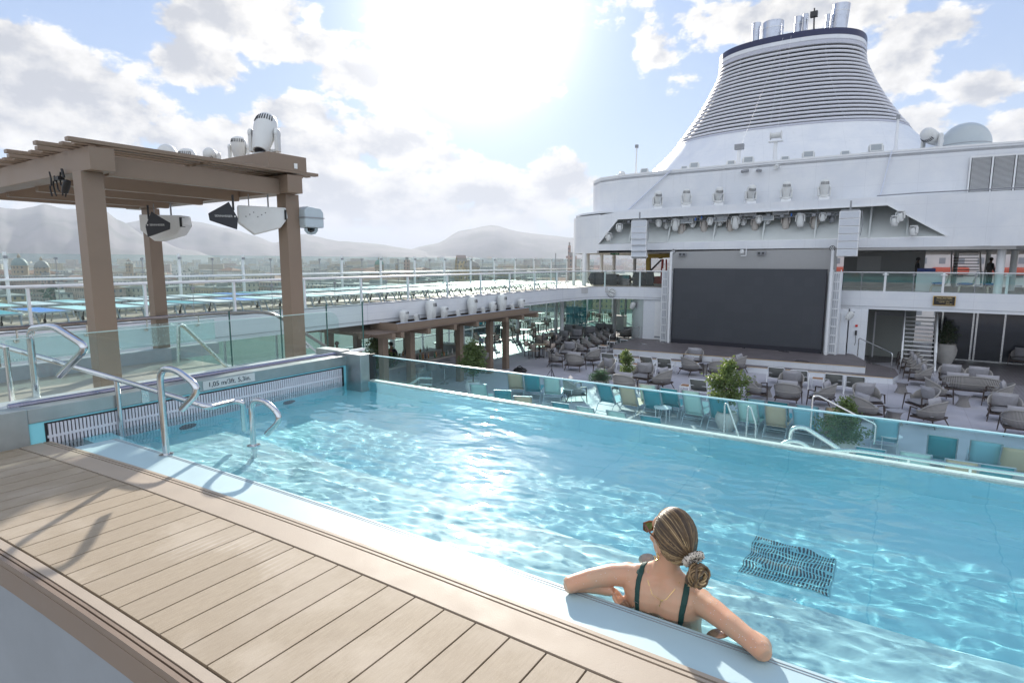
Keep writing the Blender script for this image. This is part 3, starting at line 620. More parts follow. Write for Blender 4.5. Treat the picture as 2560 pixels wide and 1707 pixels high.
# clock, plaque
ck=thing('wall_clock','round white wall clock on the upper deck fascia left of the screen','clock',(-15.02,34.13,3.5),R(28))
b=MB(); Mx=Matrix.Rotation(R(90),3,'X'); b.lathe([(.01,0),(.26,0),(.27,.03),(.25,.06),(.245,.05),(.01,.05)],(0,0,0),32,Mx); b.build('case',OFFW,ck)
b=MB()
for k in range(12): a=k*math.pi/6; b.bar((.175*math.sin(a),-.062,.175*math.cos(a)),(.225*math.sin(a),-.062,.225*math.cos(a)),.028,.006,up=(0,1,0))
b.build('hour_marks',BLACK,ck,smooth=False)
for a,L,wd in((R(-72),.20,.02),(R(113),.15,.024)):
    b=MB(); b.bar((0,-.066,0),(L*math.sin(a),-.066,L*math.cos(a)),wd*1.3,.006,up=(0,1,0)); b.build('hand',BLACK,ck,smooth=False)
pq=thing('brass_plaque','small dark builder plaque with brass lettering on the right balcony front','plaque',(1.97,35.44,3.52))
b=MB(); b.box((0,0,0),(.90,.03,.47)); b.build('border',mat('brass',(.55,.38,.14),.35,.9),pq,smooth=False)
b=MB(); b.box((0,-.012,0),(.84,.02,.41)); b.build('plate',mat('bronze_dark',(.035,.03,.025),.4,.5),pq,smooth=False)
for s_,sz,z,x in(('FINCANTIERI',.105,.13,0),('STABILIMENTO DI MONFALCONE',.042,.02,0),('COSTR.  6312',.07,-.06,0),('ANNO 2023',.05,-.15,.2)):
    o=text('lettering',s_,sz,Matrix(),mat('brass_letter',(.75,.58,.28),.4,.3),None,.002); o.matrix_world=faceM((x,-.025,z),(1,0,0),(0,0,1)); o.parent=pq
# ================= LEFT SIDE: pergola, rails, upper deck =================
PD=3.6
b=MB(); b.bb(-11.2,-6.05,-6,5.6,PD-.15,PD); struct(b.build('pergola_deck_floor',mat('tan_grey_plank_deck',(.45,.4,.34),.55,var=0,fn=deckfn((.36,.32,.27),(.46,.42,.36),.14,.06)),smooth=False))
b=MB(); b.bb(-6.1,-6.0,-4,4.82,0.0,4.16); b.bb(-6.1,3.5,4.9,5.0,0,3.5); tag(b.build('pool_block_wall',WHITE,smooth=False),'white outer wall of the raised pool block above the lower deck','wall')
kb=thing('deck_kerb_wall','low grey kerb and white glass parapet behind the pergola with bronze handrail','parapet')
KG=mat('grey_kerb_paint',(.36,.38,.41),.5,var=.06)
b=MB(); b.bb(-11.35,-11.15,-6,6.3,PD,PD+.22); b.build('kerb',KG,kb,smooth=False)
b=MB(); b.bb(-11.30,-11.26,-6,6.3,PD+.28,4.28); b.build('frosted_panel',glassmat('frosted_panel_glass',(.80,.92,.92),1.0,.22),kb,smooth=False)
b=MB(); b.tube(roundpath([(-11.2,-6,4.40),(-11.2,6.3,4.40),(-11.0,7.4,4.36),(-11.0,9.6,2.9)],.3,5),.035,10); b.build('handrail',mat('bronze_steel',(.30,.26,.25),.2,.9),kb)
for i in range(13):
    y=-5.2+i*.93; b=MB(); b.tube(roundpath([(-11.28,y,4.20),(-11.2,y,4.2),(-11.2,y,4.38)],.05,4),.014,6); b.lathe([(.001,0),(.04,0),(.035,.02),(.001,.022)],(-11.26,y,4.2),12,Matrix.Rotation(math.pi/2,3,'Y')); b.build('rail_bracket',STEEL,kb)
# stairwell with glass panels beyond the pergola
b=MB(); 
for i in range(9): b.bb(-11.0,-9.0,6.0+i*.3,6.3+i*.3,PD-.19*(i+1)-.1,PD-.19*(i+1))
tag(b.build('side_stair',KG,smooth=False),'grey steps going down behind the pergola toward the bar','stairs')
for i,(x,y0,y1) in enumerate(((-9.1,4.4,5.35),(-9.1,5.38,6.3),(-9.1,6.33,7.3),(-9.1,7.33,8.2))):
    t=thing('stair_glass_panel','frameless glass panel with dark green edge by the stairwell, %s from the left'%nth(i),'glass panel',(0,0,0),0,'glass panels round the stairwell')
    b=MB(); b.bb(x-.01,x+.01,y0,y1,PD+.03,PD+1.0); b.build('pane',GLASS,t,smooth=False)
    b=MB(); b.bb(x-.011,x+.011,y1-.012,y1+.004,PD+.03,PD+1.005); b.build('green_edge',mat('deep_green_edge',(.03,.12,.11),.2),t,smooth=False)
    b=MB(); b.bb(x-.03,x+.03,y0,y1,PD,PD+.05); b.build('shoe',WHITE2,t,smooth=False)
handrail('stair_handrail',[tuple(GX(446,905,-9.3)),tuple(GX(446,812,-9.3)),tuple(GX(458,814,-9.3)),tuple(GX(575,925,-9.3))],'steel handrail sloping down the stairwell between the pergola posts',.028)
handrail('stair_handrail',[tuple(GX(770,870,-9.0)),tuple(GX(711,855,-9.0)+Vector((0,0,.35))),tuple(GX(820,905,-9.0))],'short steel handrail low behind the right pergola post',.022)
# pool-side glass barrier
gb=thing('glass_barrier','clear glass barrier with rounded end standing on the left pool wall','glass barrier')
for y0,y1 in ((-3.0,1.60),(1.62,3.2),(3.215,4.4)): b=MB(); b.bb(-6.02,-6.0,y0,y1,4.16,4.77); b.build('pane',GLASS,gb,smooth=False)
b=MB(); pts=[(4.415,4.16),(5.0,4.16),(5.0,4.62)]+[(5.0-.15+.15*math.cos(a),4.62+.15*math.sin(a)) for a in [R(10*i) for i in range(1,10)]]+[(4.415,4.77)]
b.prism(pts,-6.02,-6.0,Matrix(((0,0,1),(1,0,0),(0,1,0)))); b.build('rounded_pane',GLASS,gb,smooth=False)
b=MB(); b.bar((-6.01,1.62,4.774),(-6.01,4.85,4.774),.02,.006); b.build('top_edge',mat('pale_glass_edge',(.55,.75,.72),.2),gb,smooth=False)
b=MB(); b.bb(-6.03,-5.99,-3,5.0,4.15,4.20); b.build('base_channel',BLACK,gb,smooth=False)
b=MB(); b.bb(-6.07,-6.03,-3,5.0,4.14,4.21); b.build('white_trim',WHITE2,gb,smooth=False)
# hooks and long rail
CH=mat('polished_stainless',(.66,.67,.68),.13,1.,var=.03,vs=20)
def hook(lab,pts,y,r=.0235,base=None):
    t=thing('pool_grab_hook',lab,'grab rail',(0,0,0),0,'looped grab rails at the pool steps'); P=[GY(u,v,y) for u,v in pts]; P[0].x=P[1].x
    if base is not None: P[0].z=base
    b=MB(); b.tube(roundpath(P,.13,8),r,14); b.build('tube',CH,t)
    b=MB(); b.lathe([(.001,0),(.05,0),(.05,.008),(.028,.014),(.001,.014)],(P[0].x,y,max(base or 4,3.99) if y<2 else 3.99),20); 
    if y<3: b.build('floor_flange',CH,t)
hook('large looped steel grab rail nearest the left frame edge',[(104,1090),(72,822),(135,815),(218,868),(150,937)],1.79,.027,3.99)
hook('middle looped steel grab rail standing on the pale pool ledge',[(430,1136),(398,922),(440,922),(502,972),(455,1022)],2.04,.0235,3.99)
hook('smallest looped steel grab rail rising out of the pool water',[(640,1180),(627,1000),(665,1002),(706,1045),(668,1084)],2.52,.022,3.6)
lr=thing('pool_long_handrail','long sloping stainless handrail on posts entering the pool at left','handrail')
P=[GY(-120,826,1.55),GY(0,864,1.72),GY(291,947,2.18),GY(489,1008,2.26),GY(522,1019,2.3),GY(585,1003,2.62),GY(606,1004,2.66),GY(612,1075,2.70)]
b=MB(); b.tube(roundpath(P,.10,7),.0225,14); b.build('tube',CH,lr)
for u,v,y,vb in ((14,868,1.70,1070),(291,948,2.18,1090)):
    p=GY(u,v,y); b=MB(); b.cyl((p.x,y,3.55),(p.x,y,p.z),.021,n=12); b.build('post',CH,lr)
# ---- pergola ----
pg=thing('pergola','brown metal pergola with three visible posts and slatted roof at the left','pergola',(-7.4,2.86,PD))
def PP(name,b,par=pg,m=TEAK,**k): o=b.build(name,m,None,smooth=False,**k); o.parent=par; o.location=-Vector(par.location); return o
for x,y in ((-7.4,2.86),(-7.4,5.34),(-11.4,5.34),(-11.4,2.86)): b=MB(); b.box((x,y,(PD+6.36)/2),(.215,.215,6.36-PD)); PP('post',b,bevel=.006)
for y in (2.9,5.27): b=MB(); b.bb(-11.9,-7.12,y-.12,y+.12,6.36,6.60); PP('cross_beam',b,bevel=.006)
for x in (-7.36,-11.45): b=MB(); b.bb(x-.06,x+.06,3.02,5.15,6.34,6.55); PP('side_beam',b,bevel=.004)
for x in (-8.35,-9.35,-10.4): b=MB(); b.bb(x-.055,x+.055,3.02,5.15,6.30,6.52); PP('joist',b,bevel=.004)
for k in range(6):
    for j_,ex in enumerate((.10,.0,.05,.22)):
        x=-7.15-k*.86-j_*.175
        if k==0 and j_==0: ex=.12
        b=MB(); b.bb(x-.045,x+.045,2.72-ex,5.66,6.625,6.665); PP('slat',b,bevel=.003)
for y in (2.9,4.1,5.27):
    b=MB(); b.bb(-12.2,-7.2,y-.02,y+.02,6.60,6.625); PP('slat_bearer',b)
lb=thing('light_bank_box','brown boxed platform on top of the pergola carrying stage lights','light platform',(-9,5.15,6.65))
b=MB(); b.bb(-10.9,-7.1,4.86,5.46,6.65,6.86); o=b.build('box',TEAK,lb,smooth=False,bevel=.008); o.location=-Vector(lb.location)
b=MB(); b.box((-7.09,5.27,6.72),(.01,.05,.07)); o=b.build('badge',mat('white_plastic',(.8,.8,.78),.4),lb,smooth=False); o.location=-Vector(lb.location)
# moving-head stage lights (yoke + head)
VENT=mat('light_vent_black',(.03,.03,.035),.5)
def moving_head(name,lab,cat,loc,rz,s=1.,tilt=0,style=0,group=None,m=OFFW,hang=False):
    t=thing(name,lab,cat,loc,rz,group); sg=-1 if hang else 1
    b=MB(); b.lathe([(.10*s,0),(.15*s,0),(.15*s,sg*.03*s),(.11*s,sg*.06*s),(.001,sg*.06*s)],n=16) if style!=2 else b.box((0,0,sg*.05*s),(.34*s,.26*s,.10*s)); b.build('base',m,t)
    b=MB()
    for e in(-1,1): b.box((e*.158*s,0,sg*.18*s),(.04*s,.11*s,.25*s)); b.tube([(e*.138*s,0,sg*.27*s),(e*.180*s,0,sg*.27*s)],.062*s,12)
    b.box((0,0,sg*.07*s),(.33*s,.10*s,.03*s)); b.build('yoke',m,t,bevel=.008*s)
    M=Matrix.Rotation(tilt,3,'X')
    b=MB(); L=.27*s if style!=1 else .19*s
    pr=[(.001,-L),(.078*s,-L),(.098*s,-L*.8),(.128*s,-L*.1),(.136*s,L*.35),(.130*s,L*.66),(.108*s,L*.88),(.06*s,L*1.0),(.001,L*1.03)]
    b.lathe(pr,(0,0,sg*.27*s),22,M); h=b.build('head',m,t,ang=60)
    b=MB()
    for k in range(9): a=R(-50+k*12.5); p=M@Vector((.137*s*math.sin(a),-.137*s*math.cos(a),L*.45)); q=M@Vector((.124*s*math.sin(a),-.124*s*math.cos(a),L*.74)); c=Vector((0,0,sg*.27*s)); b.bar(p+c,q+c,.010*s,.012*s)
    b.build('vent',VENT,h,smooth=False)
    b=MB(); c=Vector((0,0,sg*.27*s)); p=M@Vector((0,0,-L*1.001)); q=M@Vector((0,0,-L*1.02)); b.tube([p+c,q+c],[.066*s,.06*s],16); b.build('lens',mat('dark_lens',(.03,.035,.05),.08,spec=.8),h)
    return t
def floodbox(lab,loc,rz,s=1.,tilt=R(-20),group=None,cat='floodlight'):
    t=thing('floodlight',lab,cat,loc,rz,group); M=Matrix.Rotation(tilt,3,'X')
    b=MB(); b.box((0,0,.03*s),(.26*s,.2*s,.06*s)); 
    for e in(-1,1): b.box((e*.16*s,0,.15*s),(.02*s,.07*s,.24*s))
    b.build('stand',OFFW,t,smooth=False,bevel=.004)
    b=MB(); b.box((0,0,.20*s),(.29*s,.13*s,.22*s),M=M); h=b.build('housing',OFFW,t,smooth=False,bevel=.012)
    b=MB(); b.box(Vector((0,0,.20*s))+M@Vector((0,-.068*s,0)),(.23*s,.01,.16*s),M=M); b.build('lens',mat('grey_lens',(.33,.36,.38),.15,spec=.7),h,smooth=False)
    return t
Z=6.86
moving_head('stage_moving_light','tallest moving-head stage light at the right end of the pergola box','stage light',(-7.52,5.1,Z),R(33),1.15,R(-32))
moving_head('stage_moving_light','upright round moving-head light second from right on the pergola','stage light',(-8.22,5.15,Z-.02),R(40),.82,0,1)
moving_head('stage_moving_light','low tipped small moving light in the middle on the pergola box','stage light',(-8.85,5.1,Z-.05),R(20),.7,R(70),1)
moving_head('stage_moving_light','squat vented moving-head light second from left on the pergola','stage light',(-9.55,5.1,Z-.12),R(30),.95,R(4),1)
moving_head('stage_moving_light','leftmost moving-head light on pergola, head tilted over to the left','stage light',(-10.35,5.1,Z-.06),R(95),1.1,R(62))
# loudspeakers, antennas, camera under the pergola
def wallspk(lab,c,rz,sx):
    t=thing('hanging_loudspeaker',lab,'loudspeaker',c,rz)
    M=Matrix(((1,0,0),(0,0,-1),(0,1,0)))
    b=MB(); poly=[(-.32,.16),(.30,.17),(.30,-.06),(.10,-.22),(-.24,-.12),(-.34,.02)]
    b.prism([(x*sx,z) for x,z in poly],-.14,.14,M); b.build('cabinet',OFFW,t,smooth=False,bevel=.015)
    b=MB()
    for k in range(6): b.box(((-.05+.05*k)*sx,-.142,.08-.03*(k%3)),(.012,.006,.012))
    for e in(-.31,): b.box((e*sx,-.10,.06),(.03,.1,.14))
    b.build('bolts',BLACK,t,smooth=False)
    b=MB(); b.tube([(-.1*sx,0,.16),(-.1*sx,0,.34)],.012,6); b.tube([(.15*sx,0,.16),(.15*sx,0,.34)],.008,6); b.build('hanger',GREY,t); return t
def paddle(lab,c,rz,flip):
    t=thing('paddle_antenna',lab,'antenna',c,rz); M=Matrix(((flip,0,0),(0,0,-1),(0,1,0)))
    b=MB(); b.prism([(-.23,.03),(-.02,.16),(.02,.19),(.12,-.02),(.10,-.17),(-.02,-.13),(-.22,-.06)],-.012,.012,M); b.build('paddle',mat('charcoal_blade',(.03,.032,.038),.45),t,smooth=False,bevel=.006)
    b=MB(); b.cyl((.07*flip,0,.08),(.07*flip,0,.28),.014,n=8); b.build('rod',BLACK,t)
    o=text('lettering','SENNHEISER',.038,Matrix(),OFFW,None,.001); o.matrix_world=faceM((-.05*flip,-.0145,0),(1,0,0),(0,0,1)); o.parent=t
    b=MB(); b.box((.085*flip,-.0145,0),(.018,.002,.018)); b.build('emblem',OFFW,t,smooth=False)
    return t
wallspk('white wedge loudspeaker hanging beside the middle pergola post',(-9.3,4.55,5.93),R(35),-1)
wallspk('long white loudspeaker hanging just left of the right pergola post',(-7.55,5.0,6.0),R(60),-1)
paddle('black paddle antenna in front of the hanging wedge loudspeaker',(-9.0,4.25,5.93),R(35),-1)
paddle('black paddle antenna pointing left near the right pergola post',(-7.45,4.45,6.0),R(60),1)
dc=thing('dome_camera','pale blue grey camera housing with glass dome right of the right post','security camera',(-7.3,5.6,5.98))
b=MB(); b.prism([(-.16,-.08),(-.16,.16),(-.10,.22),(.12,.20),(.17,.14),(.17,-.08)],-.14,.14,Matrix(((0,0,1),(1,0,0),(0,1,0)))); b.build('housing',mat('pale_blue_housing',(.48,.56,.60),.35,var=.03),dc,smooth=False,bevel=.02)
b=MB(); b.box((0,0,.06),(.30,.35,.012)); b.build('seam',GREY,dc,smooth=False)
b=MB(); b.lathe([(.10,-.08),(.095,-.12),(.06,-.165),(.001,-.18)],(0,.04,0),20); b.build('dome',glassmat('smoke_dome',(.5,.55,.56)),dc)
b=MB(); b.lathe([(.05,-.08),(.05,-.12),(.001,-.15)],(0,.04,0),14); b.build('camera_eye',BLACK,dc)
fx=thing('black_stage_light','black cabled stage light hanging inside the left pergola corner','stage light',(-7.72,2.75,6.22))
b=MB(); b.tube([(-.05,0,.2),(0,0,.05)],.02,8); b.lathe([(.001,-.14),(.045,-.13),(.055,.0),(.045,.10),(.001,.12)],(.05,0,-.1),14,Matrix.Rotation(R(35),3,'Y')); b.box((-.18,0,.05),(.14,.08,.06)); b.build('body',BLACK,fx)
b=MB()
random.seed(8)
for k in range(5): b.tube([(-.35+.05*k+.04*math.sin(j*1.3+k),.03*k-.06,.12-.07*j+.05*math.cos(j*1.7+k*2)) for j in range(6)],.012,6)
b.build('cable',BLACK,fx)
fx.scale=(.72,.72,.62); fx.location.z=6.29
# ---- upper deck: rails ----
nr=thing('deck_railing','white glazed railing along the inner edge of the lounger deck','railing')
ys=[4.95+2.47*k for k in range(-3,12)]
b=MB(); b.tube([(-16.45,y,4.85) for y in (-6,12,30.6)]+[(x,y+.0,4.85) for x,y in ((-16.15,32.6),(-15.45,34.0),(-14.0,34.85),(-11.3,34.95))],.035,8); b.build('top_rail',WHITE2,nr)
b=MB()
for y in ys:
    if y<31: b=MB(); b.box((-16.5,y,4.34),(.09,.05,.98)); b.build('post',WHITE2,nr,smooth=False)
for x,y in ((-15.5,34.1),(-13.5,34.95),(-11.6,35)): b=MB(); b.box((x,y,4.34),(.09,.06,.98)); b.build('post',WHITE2,nr,smooth=False)
for y0,y1 in zip(ys,ys[1:]):
    if y1<31: b=MB(); b.bb(-16.47,-16.455,y0+.04,(y0+y1)/2-.01,3.95,4.80); b.bb(-16.47,-16.455,(y0+y1)/2+.01,y1-.04,3.95,4.80); b.build('glass_pane',GLASS,nr,smooth=False)
b=MB(); wallstrip(b,[(-16.45,31),(-16.1,32.7),(-15.4,34.1),(-14.0,34.9),(-11.3,35.0)],3.92,4.80,.015); b.build('curved_glass',GLASS,nr)
b=MB()
for y0,y1 in zip(ys,ys[1:]):
    ym=(y0+y1)/2
    if ym<31: b.box((-16.45,ym,4.68),(.06,.08,.06)); b.box((-16.46,ym,4.33),(.008,.012,.95))
b.build('glass_clamp',GREY,nr,smooth=False)
fr2=thing('windbreak_railing','tall glazed windbreak with slim posts along the outer ship side','railing')
ys2=[6.2+2.52*k for k in range(-5,16)]
b=MB(); b.tube([(-22.1,-8,4.88),(-22.1,46,4.88)],.04,8); b.build('top_rail',WHITE2,fr2)
for y in ys2: b=MB(); b.box((-22.2,y,4.78),(.10,.07,1.85)); b.build('windbreak_post',WHITE2,fr2,smooth=False)
b=MB()
for y in ys2: b.box((-22.2,y+1.26,4.7),(.02,.02,1.7)); b.box((-22.2,y+1.26,5.52),(.06,.08,.07)); b.box((-22.13,y,5.55),(.08,.1,.08))
b.build('clamp_rod',GREY,fr2,smooth=False)
for y in ys2: b=MB(); b.bb(-22.23,-22.215,y+.04,y+2.48,3.95,5.66); b.build('glass_pane',GLASS,fr2,smooth=False)
b=MB(); b.bb(-23.0,-22.98,5,48,.1,3.2); o=b.build('side_glass',glassmat('tinted_side_glass',(.62,.76,.76)),smooth=False); tag(o,'clear glass side screen along the outer edge of the bar deck','glass screen')  # tint deepened to hold back sun on the bar deck floor
lw=thing('lower_side_rail','white rail and mullions along the outer side of the bar deck','railing')
b=MB(); b.tube([(-22.9,5,1.1),(-22.9,48,1.1)],.04,8); b.build('top_rail',WHITE2,lw)
for k in range(18): b=MB(); b.box((-22.95,6+k*2.4,1.7),(.08,.07,3.4)); b.build('mullion',WHITE2,lw,smooth=False)
# right balcony rail
rr=thing('balcony_railing','white posted glass railing on the balcony right of the screen','railing')
rp=[(-2.9,35.45),(0,35.6),(2.5,35.6),(5.0,35.4),(12,34.3)]
b=MB(); b.tube([(x,y,4.88) for x,y in rp],.03,8); b.build('top_rail',WHITE2,rr)
b=MB(); wallstrip(b,rp,3.93,4.86,.015); b.build('glass_pane',glassmat('balcony_glass',(.86,.93,.92),1.0,.006),rr)
for u in (2214,2360,2520): p=GY(u,690,35.55); b=MB(); b.box((p.x,35.55,4.4),(.10,.06,1.0)); b.box((p.x,35.5,4.78),(.26,.05,.06)); b.build('post',WHITE2,rr,smooth=False)
for u in (2155,2285,2440): p=GY(u,690,35.5); b=MB(); b.box((p.x,35.5,4.4),(.03,.03,.95)); b.box((p.x,35.5,4.78),(.13,.05,.06)); b.build('clamp',GREY,rr,smooth=False)
# ---- sun loungers on the upper deck ----
SL={}
def sling(name,col):
    def f(t,b,co):
        n=t.new('ShaderNodeTexWave'); n.inputs['Scale'].default_value=60; t.l.new(co,n.inputs['Vector']); n2=t.noise(co,3,3)
        t.l.new(t.mix(t.m('MULTIPLY',n.outputs[0],.15),t.mix(n2,tuple(k*.92 for k in col),col),tuple(min(1,k*1.25) for k in col)),b.inputs['Base Color'])
    return mat(name,col,.55,var=0,fn=f)
CBLUE=sling('blue_sling',(.07,.23,.60)); CTEAL=sling('teal_sling',(.045,.29,.35)); CAQUA=sling('aqua_sling',(.42,.68,.70)); CTAN=sling('tan_sling',(.66,.50,.33)); CPALE=sling('pale_sling',(.66,.72,.74))
FRM=mat('lounger_frame_grey',(.42,.46,.50),.35,.5,var=.05)
def flat_lounger():
    t=thing('flat_sun_lounger','','sun lounger',(0,0,0)); return t
def mk_flat(col):
    t=thing('flat_sun_lounger','x','sun lounger',(0,0,-50))
    b=MB(); b.box((0,0,.37),(1.92,.60,.022)); b.build('sling',col,t,smooth=False)
    b=MB()
    for e in(-1,1): b.bar((-.98,e*.315,.365),(.98,e*.315,.365),.035,.04)
    for e in(-.98,.98): b.bar((e,-.315,.365),(e,.315,.365),.035,.04)
    b.bar((-.9,-.3,.15),(-.9,.3,.15),.02,.02); b.build('frame',FRM,t,smooth=False)
    for ex in(-1,1):
        for ey in(-1,1): b=MB(); b.bar((ex*.74,ey*.30,.35),(ex*.94,ey*.30,0),.03,.035); b.build('leg',FRM,t,smooth=False)
    b=MB(); b.lathe([(.001,-.02),(.05,-.02),(.05,.02),(.001,.02)],(-.55,.28,.05),10,Matrix.Rotation(R(90),3,'X')); b.bar((-.55,.28,.06),(-.4,.28,.35),.02,.02); b.build('wheel',DARK,t)
    return t
protos=[mk_flat(c) for c in (CBLUE,CAQUA,CTEAL,CPALE)]; used=set()
cn=['blue','pale aqua','teal','near-white']
random.seed(11)
for row,(xc,rn) in enumerate(((-17.75,'inner upper-deck row'),(-20.75,'outer upper-deck row'))):
    for k in range(36):
        y=1.2+k*.86+random.uniform(-.04,.04)
        if y<8: ci=random.choice((0,1,2,1,3)) 
        elif y<14: ci=random.choice((1,2,3,3,0))
        else: ci=random.choice((3,3,3,1))
        lab='flat %s lounger, %s from the left in the %s'%(cn[ci],nth(k),rn)
        pr0=protos[ci]
        if ci not in used: used.add(ci); pr0.location=(xc,y,3.85); pr0['label']=lab; pr0['group']='flat sun loungers in rows on the upper deck'; pr0.rotation_euler=(0,0,R(random.uniform(-2,2)))
        else: dup(pr0,(xc,y,3.85),R(random.uniform(-2,2)),lab,'flat sun loungers in rows on the upper deck')
# ================= CITY, HILLS, AIR =================
GZ0=-27.
def gpos(u,d): r=ray(u,655); h=Vector((r.x,r.y,0)).normalized(); return h*d
def ztop(u,v,d): r=ray(u,v); return CZ+r.z/math.hypot(r.x,r.y)*d
def ground_h(x,y):
    d=math.hypot(x,y); return GZ0+max(0,d-1500)*.010+max(0,d-2800)*.02+ (6*noise.noise(Vector((x/300,y/300,0))) if d>500 else 0)
def gfn(t,b,co):
    n=t.noise(co,.004,6,.6); n2=t.noise(co,.03,4,.6)
    t.l.new(t.mix(t.mr(n2,.4,.6),t.mix(t.mr(n,.4,.6),(.16,.16,.12),(.26,.24,.21)),(.30,.27,.24)),b.inputs['Base Color']); b.inputs['Roughness'].default_value=.9
b=MB(); rows=[]
ds=[0,60,150,300,500,800,1200,1700,2300,3000,3700,4500,6500]
for d in ds: rows.append([(d*math.sin(a),d*math.cos(a),ground_h(d*math.sin(a),d*math.cos(a))-(4 if d<150 else 0)) for a in [2*math.pi*k/96 for k in range(97)]])
b.sheet(rows); struct(b.build('city_ground',mat('city_ground',(.2,.2,.18),.9,var=0,fn=gfn),ang=180))
hfn=lambda t,b,co:(t.l.new(t.mix(t.mr(t.noise(co,.006,7,.6),.35,.65),(.06,.08,.065),(.16,.155,.15)),b.inputs['Base Color']))
HM=mat('hill_scrub',(.15,.16,.14),.95,var=0,fn=hfn)
def ridge(name,pts,d,depth,amp=10):
    """range of hills whose skyline passes through the given picture points"""
    P=sorted(pts); us=[P[0][0]+(P[-1][0]-P[0][0])*i/140 for i in range(141)]
    rows=[[] for _ in range(9)]
    for u in us:
        for (u0,v0),(u1,v1) in zip(P,P[1:]):
            if u<=u1+1e-6: k=(u-u0)/(u1-u0); k=k*k*(3-2*k)*.5+k*.5; v=v0+(v1-v0)*k; break
        v-=1.5*noise.noise(Vector((u/22,d/900,0)))+2.5*noise.noise(Vector((u/60,d/900,3)))
        for j in range(9):
            q=j/4-1   # -1..1 across the range
            dd=d+q*depth+140*noise.noise(Vector((u/70,j*.8,d)))*(1 if abs(q)>.1 else 0); zt=ztop(u,v,d)
            f=max(0,1-abs(q))**.85; p=gpos(u,dd); g0=ground_h(p.x,p.y)-8
            z=g0+(zt-g0)*f*(1 if q==0 else 1-.10*noise.noise(Vector((u/30,q*3,d/500)))-.04)
            rows[j].append((p.x,p.y,z))
    b=MB(); b.sheet(rows); struct(b.build(name,HM,ang=180))
ridge('hills_left',[(-500,560),(-200,530),(0,518),(60,524),(126,512),(180,524),(268,521),(306,551),(370,590),(470,622),(560,640)],3700,900)
ridge('hills_middle',[(150,600),(300,560),(421,541),(500,556),(574,568),(640,590),(689,607),(760,585),(850,602),(960,612),(1060,628),(1250,640)],4300,900)
ridge('hills_right',[(900,645),(1020,625),(1088,610),(1150,578),(1230,562),(1300,580),(1426,594),(1600,600),(1900,560),(2300,600),(2700,570),(3200,600)],4600,900)
# facade material with rows of windows
def facfn(c,wc=(.10,.11,.13),sx_=3.4,sz_=3.6):
    def f(t,b,co):
        s=t.new('ShaderNodeSeparateXYZ'); t.l.new(co,s.inputs[0]); ge=t.new('ShaderNodeNewGeometry'); sn=t.new('ShaderNodeSeparateXYZ'); t.l.new(ge.outputs['Normal'],sn.inputs[0])
        U=t.m('FRACT',t.m('DIVIDE',t.m('ADD',s.outputs[0],s.outputs[1]),sx_)); V=t.m('FRACT',t.m('DIVIDE',s.outputs[2],sz_))
        win=t.m('MULTIPLY',t.m('MULTIPLY',t.m('GREATER_THAN',U,.34),t.m('LESS_THAN',U,.68)),t.m('MULTIPLY',t.m('GREATER_THAN',V,.32),t.m('LESS_THAN',V,.78)))
        win=t.m('MULTIPLY',win,t.m('LESS_THAN',t.m('ABSOLUTE',sn.outputs[2]),.5))
        n=t.noise(co,.15,5,.6); cc=t.mix(t.mr(n,.35,.65),tuple(k*.82 for k in c),c)
        cc=t.mix(t.m('GREATER_THAN',sn.outputs[2],.5),cc,(.30,.25,.22))
        t.l.new(t.mix(win,cc,wc),b.inputs['Base Color']); b.inputs['Roughness'].default_value=.8
    return f
FC=[('cream',(.52,.46,.36)),('tan',(.42,.33,.24)),('pale grey',(.45,.45,.43)),('ochre',(.46,.34,.20)),('white',(.60,.58,.53)),('dusty pink',(.44,.32,.27))]
FM=[mat('facade_'+n.replace(' ','_'),c,.8,var=0,fn=facfn(c)) for n,c in FC]
RM=mat('terracotta_roof',(.28,.16,.11),.85,var=.2,vs=.3); FLATR=mat('flat_roof_grey',(.30,.29,.28),.85,var=.2,vs=.3)
random.seed(21)
binfo=[]
def building(x,y,w_,d_,h,rz,ci,kind,label,detail,g0=None):
    t=thing('city_building',label,'building',(x,y,ground_h(x,y) if g0 is None else g0),rz,'buildings of the city behind the railings')
    b=MB(); b.bb(-w_/2,w_/2,-d_/2,d_/2,0,h)
    if detail and kind==2: b.bb(-w_/4,w_/5,-d_/4,d_/4,h,h+3.6)
    b.build('wall',FM[ci],t,smooth=False)
    if detail:
        b=MB()
        if kind==0: b.add([(-w_/2-.6,-d_/2-.6,h),(w_/2+.6,-d_/2-.6,h),(w_/2+.6,d_/2+.6,h),(-w_/2-.6,d_/2+.6,h),(-w_/2+d_/3,0,h+d_*.18),(w_/2-d_/3,0,h+d_*.18)],[(0,1,5,4),(2,3,4,5),(1,2,5),(3,0,4),(3,2,1,0)]); b.build('roof',RM,t,smooth=False)
        else:
            b.bb(-w_/2-.3,w_/2+.3,-d_/2-.3,d_/2+.3,h,h+.9); b.bb(w_*.1,w_*.3,-2,2,h+.9,h+3.4); b.bb(-w_*.35,-w_*.2,-1.5,1.5,h+.9,h+2.6); b.build('roof',FLATR,t,smooth=False)
    return t
cand=[]
def addrow(d0,d1,n,w0,w1,h0,h1,az0=-76,az1=-24):
    for i in range(n):
        a=R(az0+(az1-az0)*(i+random.uniform(.1,.9))/n); d=random.uniform(d0,d1)
        cand.append((d,a,random.uniform(w0,w1),random.uniform(12,24),random.uniform(h0,h1)))
addrow(390,470,16,34,62,12,19); addrow(500,620,28,24,60,13,20); addrow(650,850,38,22,52,13,22); addrow(900,1250,56,20,50,14,26); addrow(1300,1900,64,22,55,15,30)
addrow(420,700,12,30,60,14,24,-4,14)
cand.sort(key=lambda c:(c[0]>640,c[0]>1280,c[1]))
cnt={}
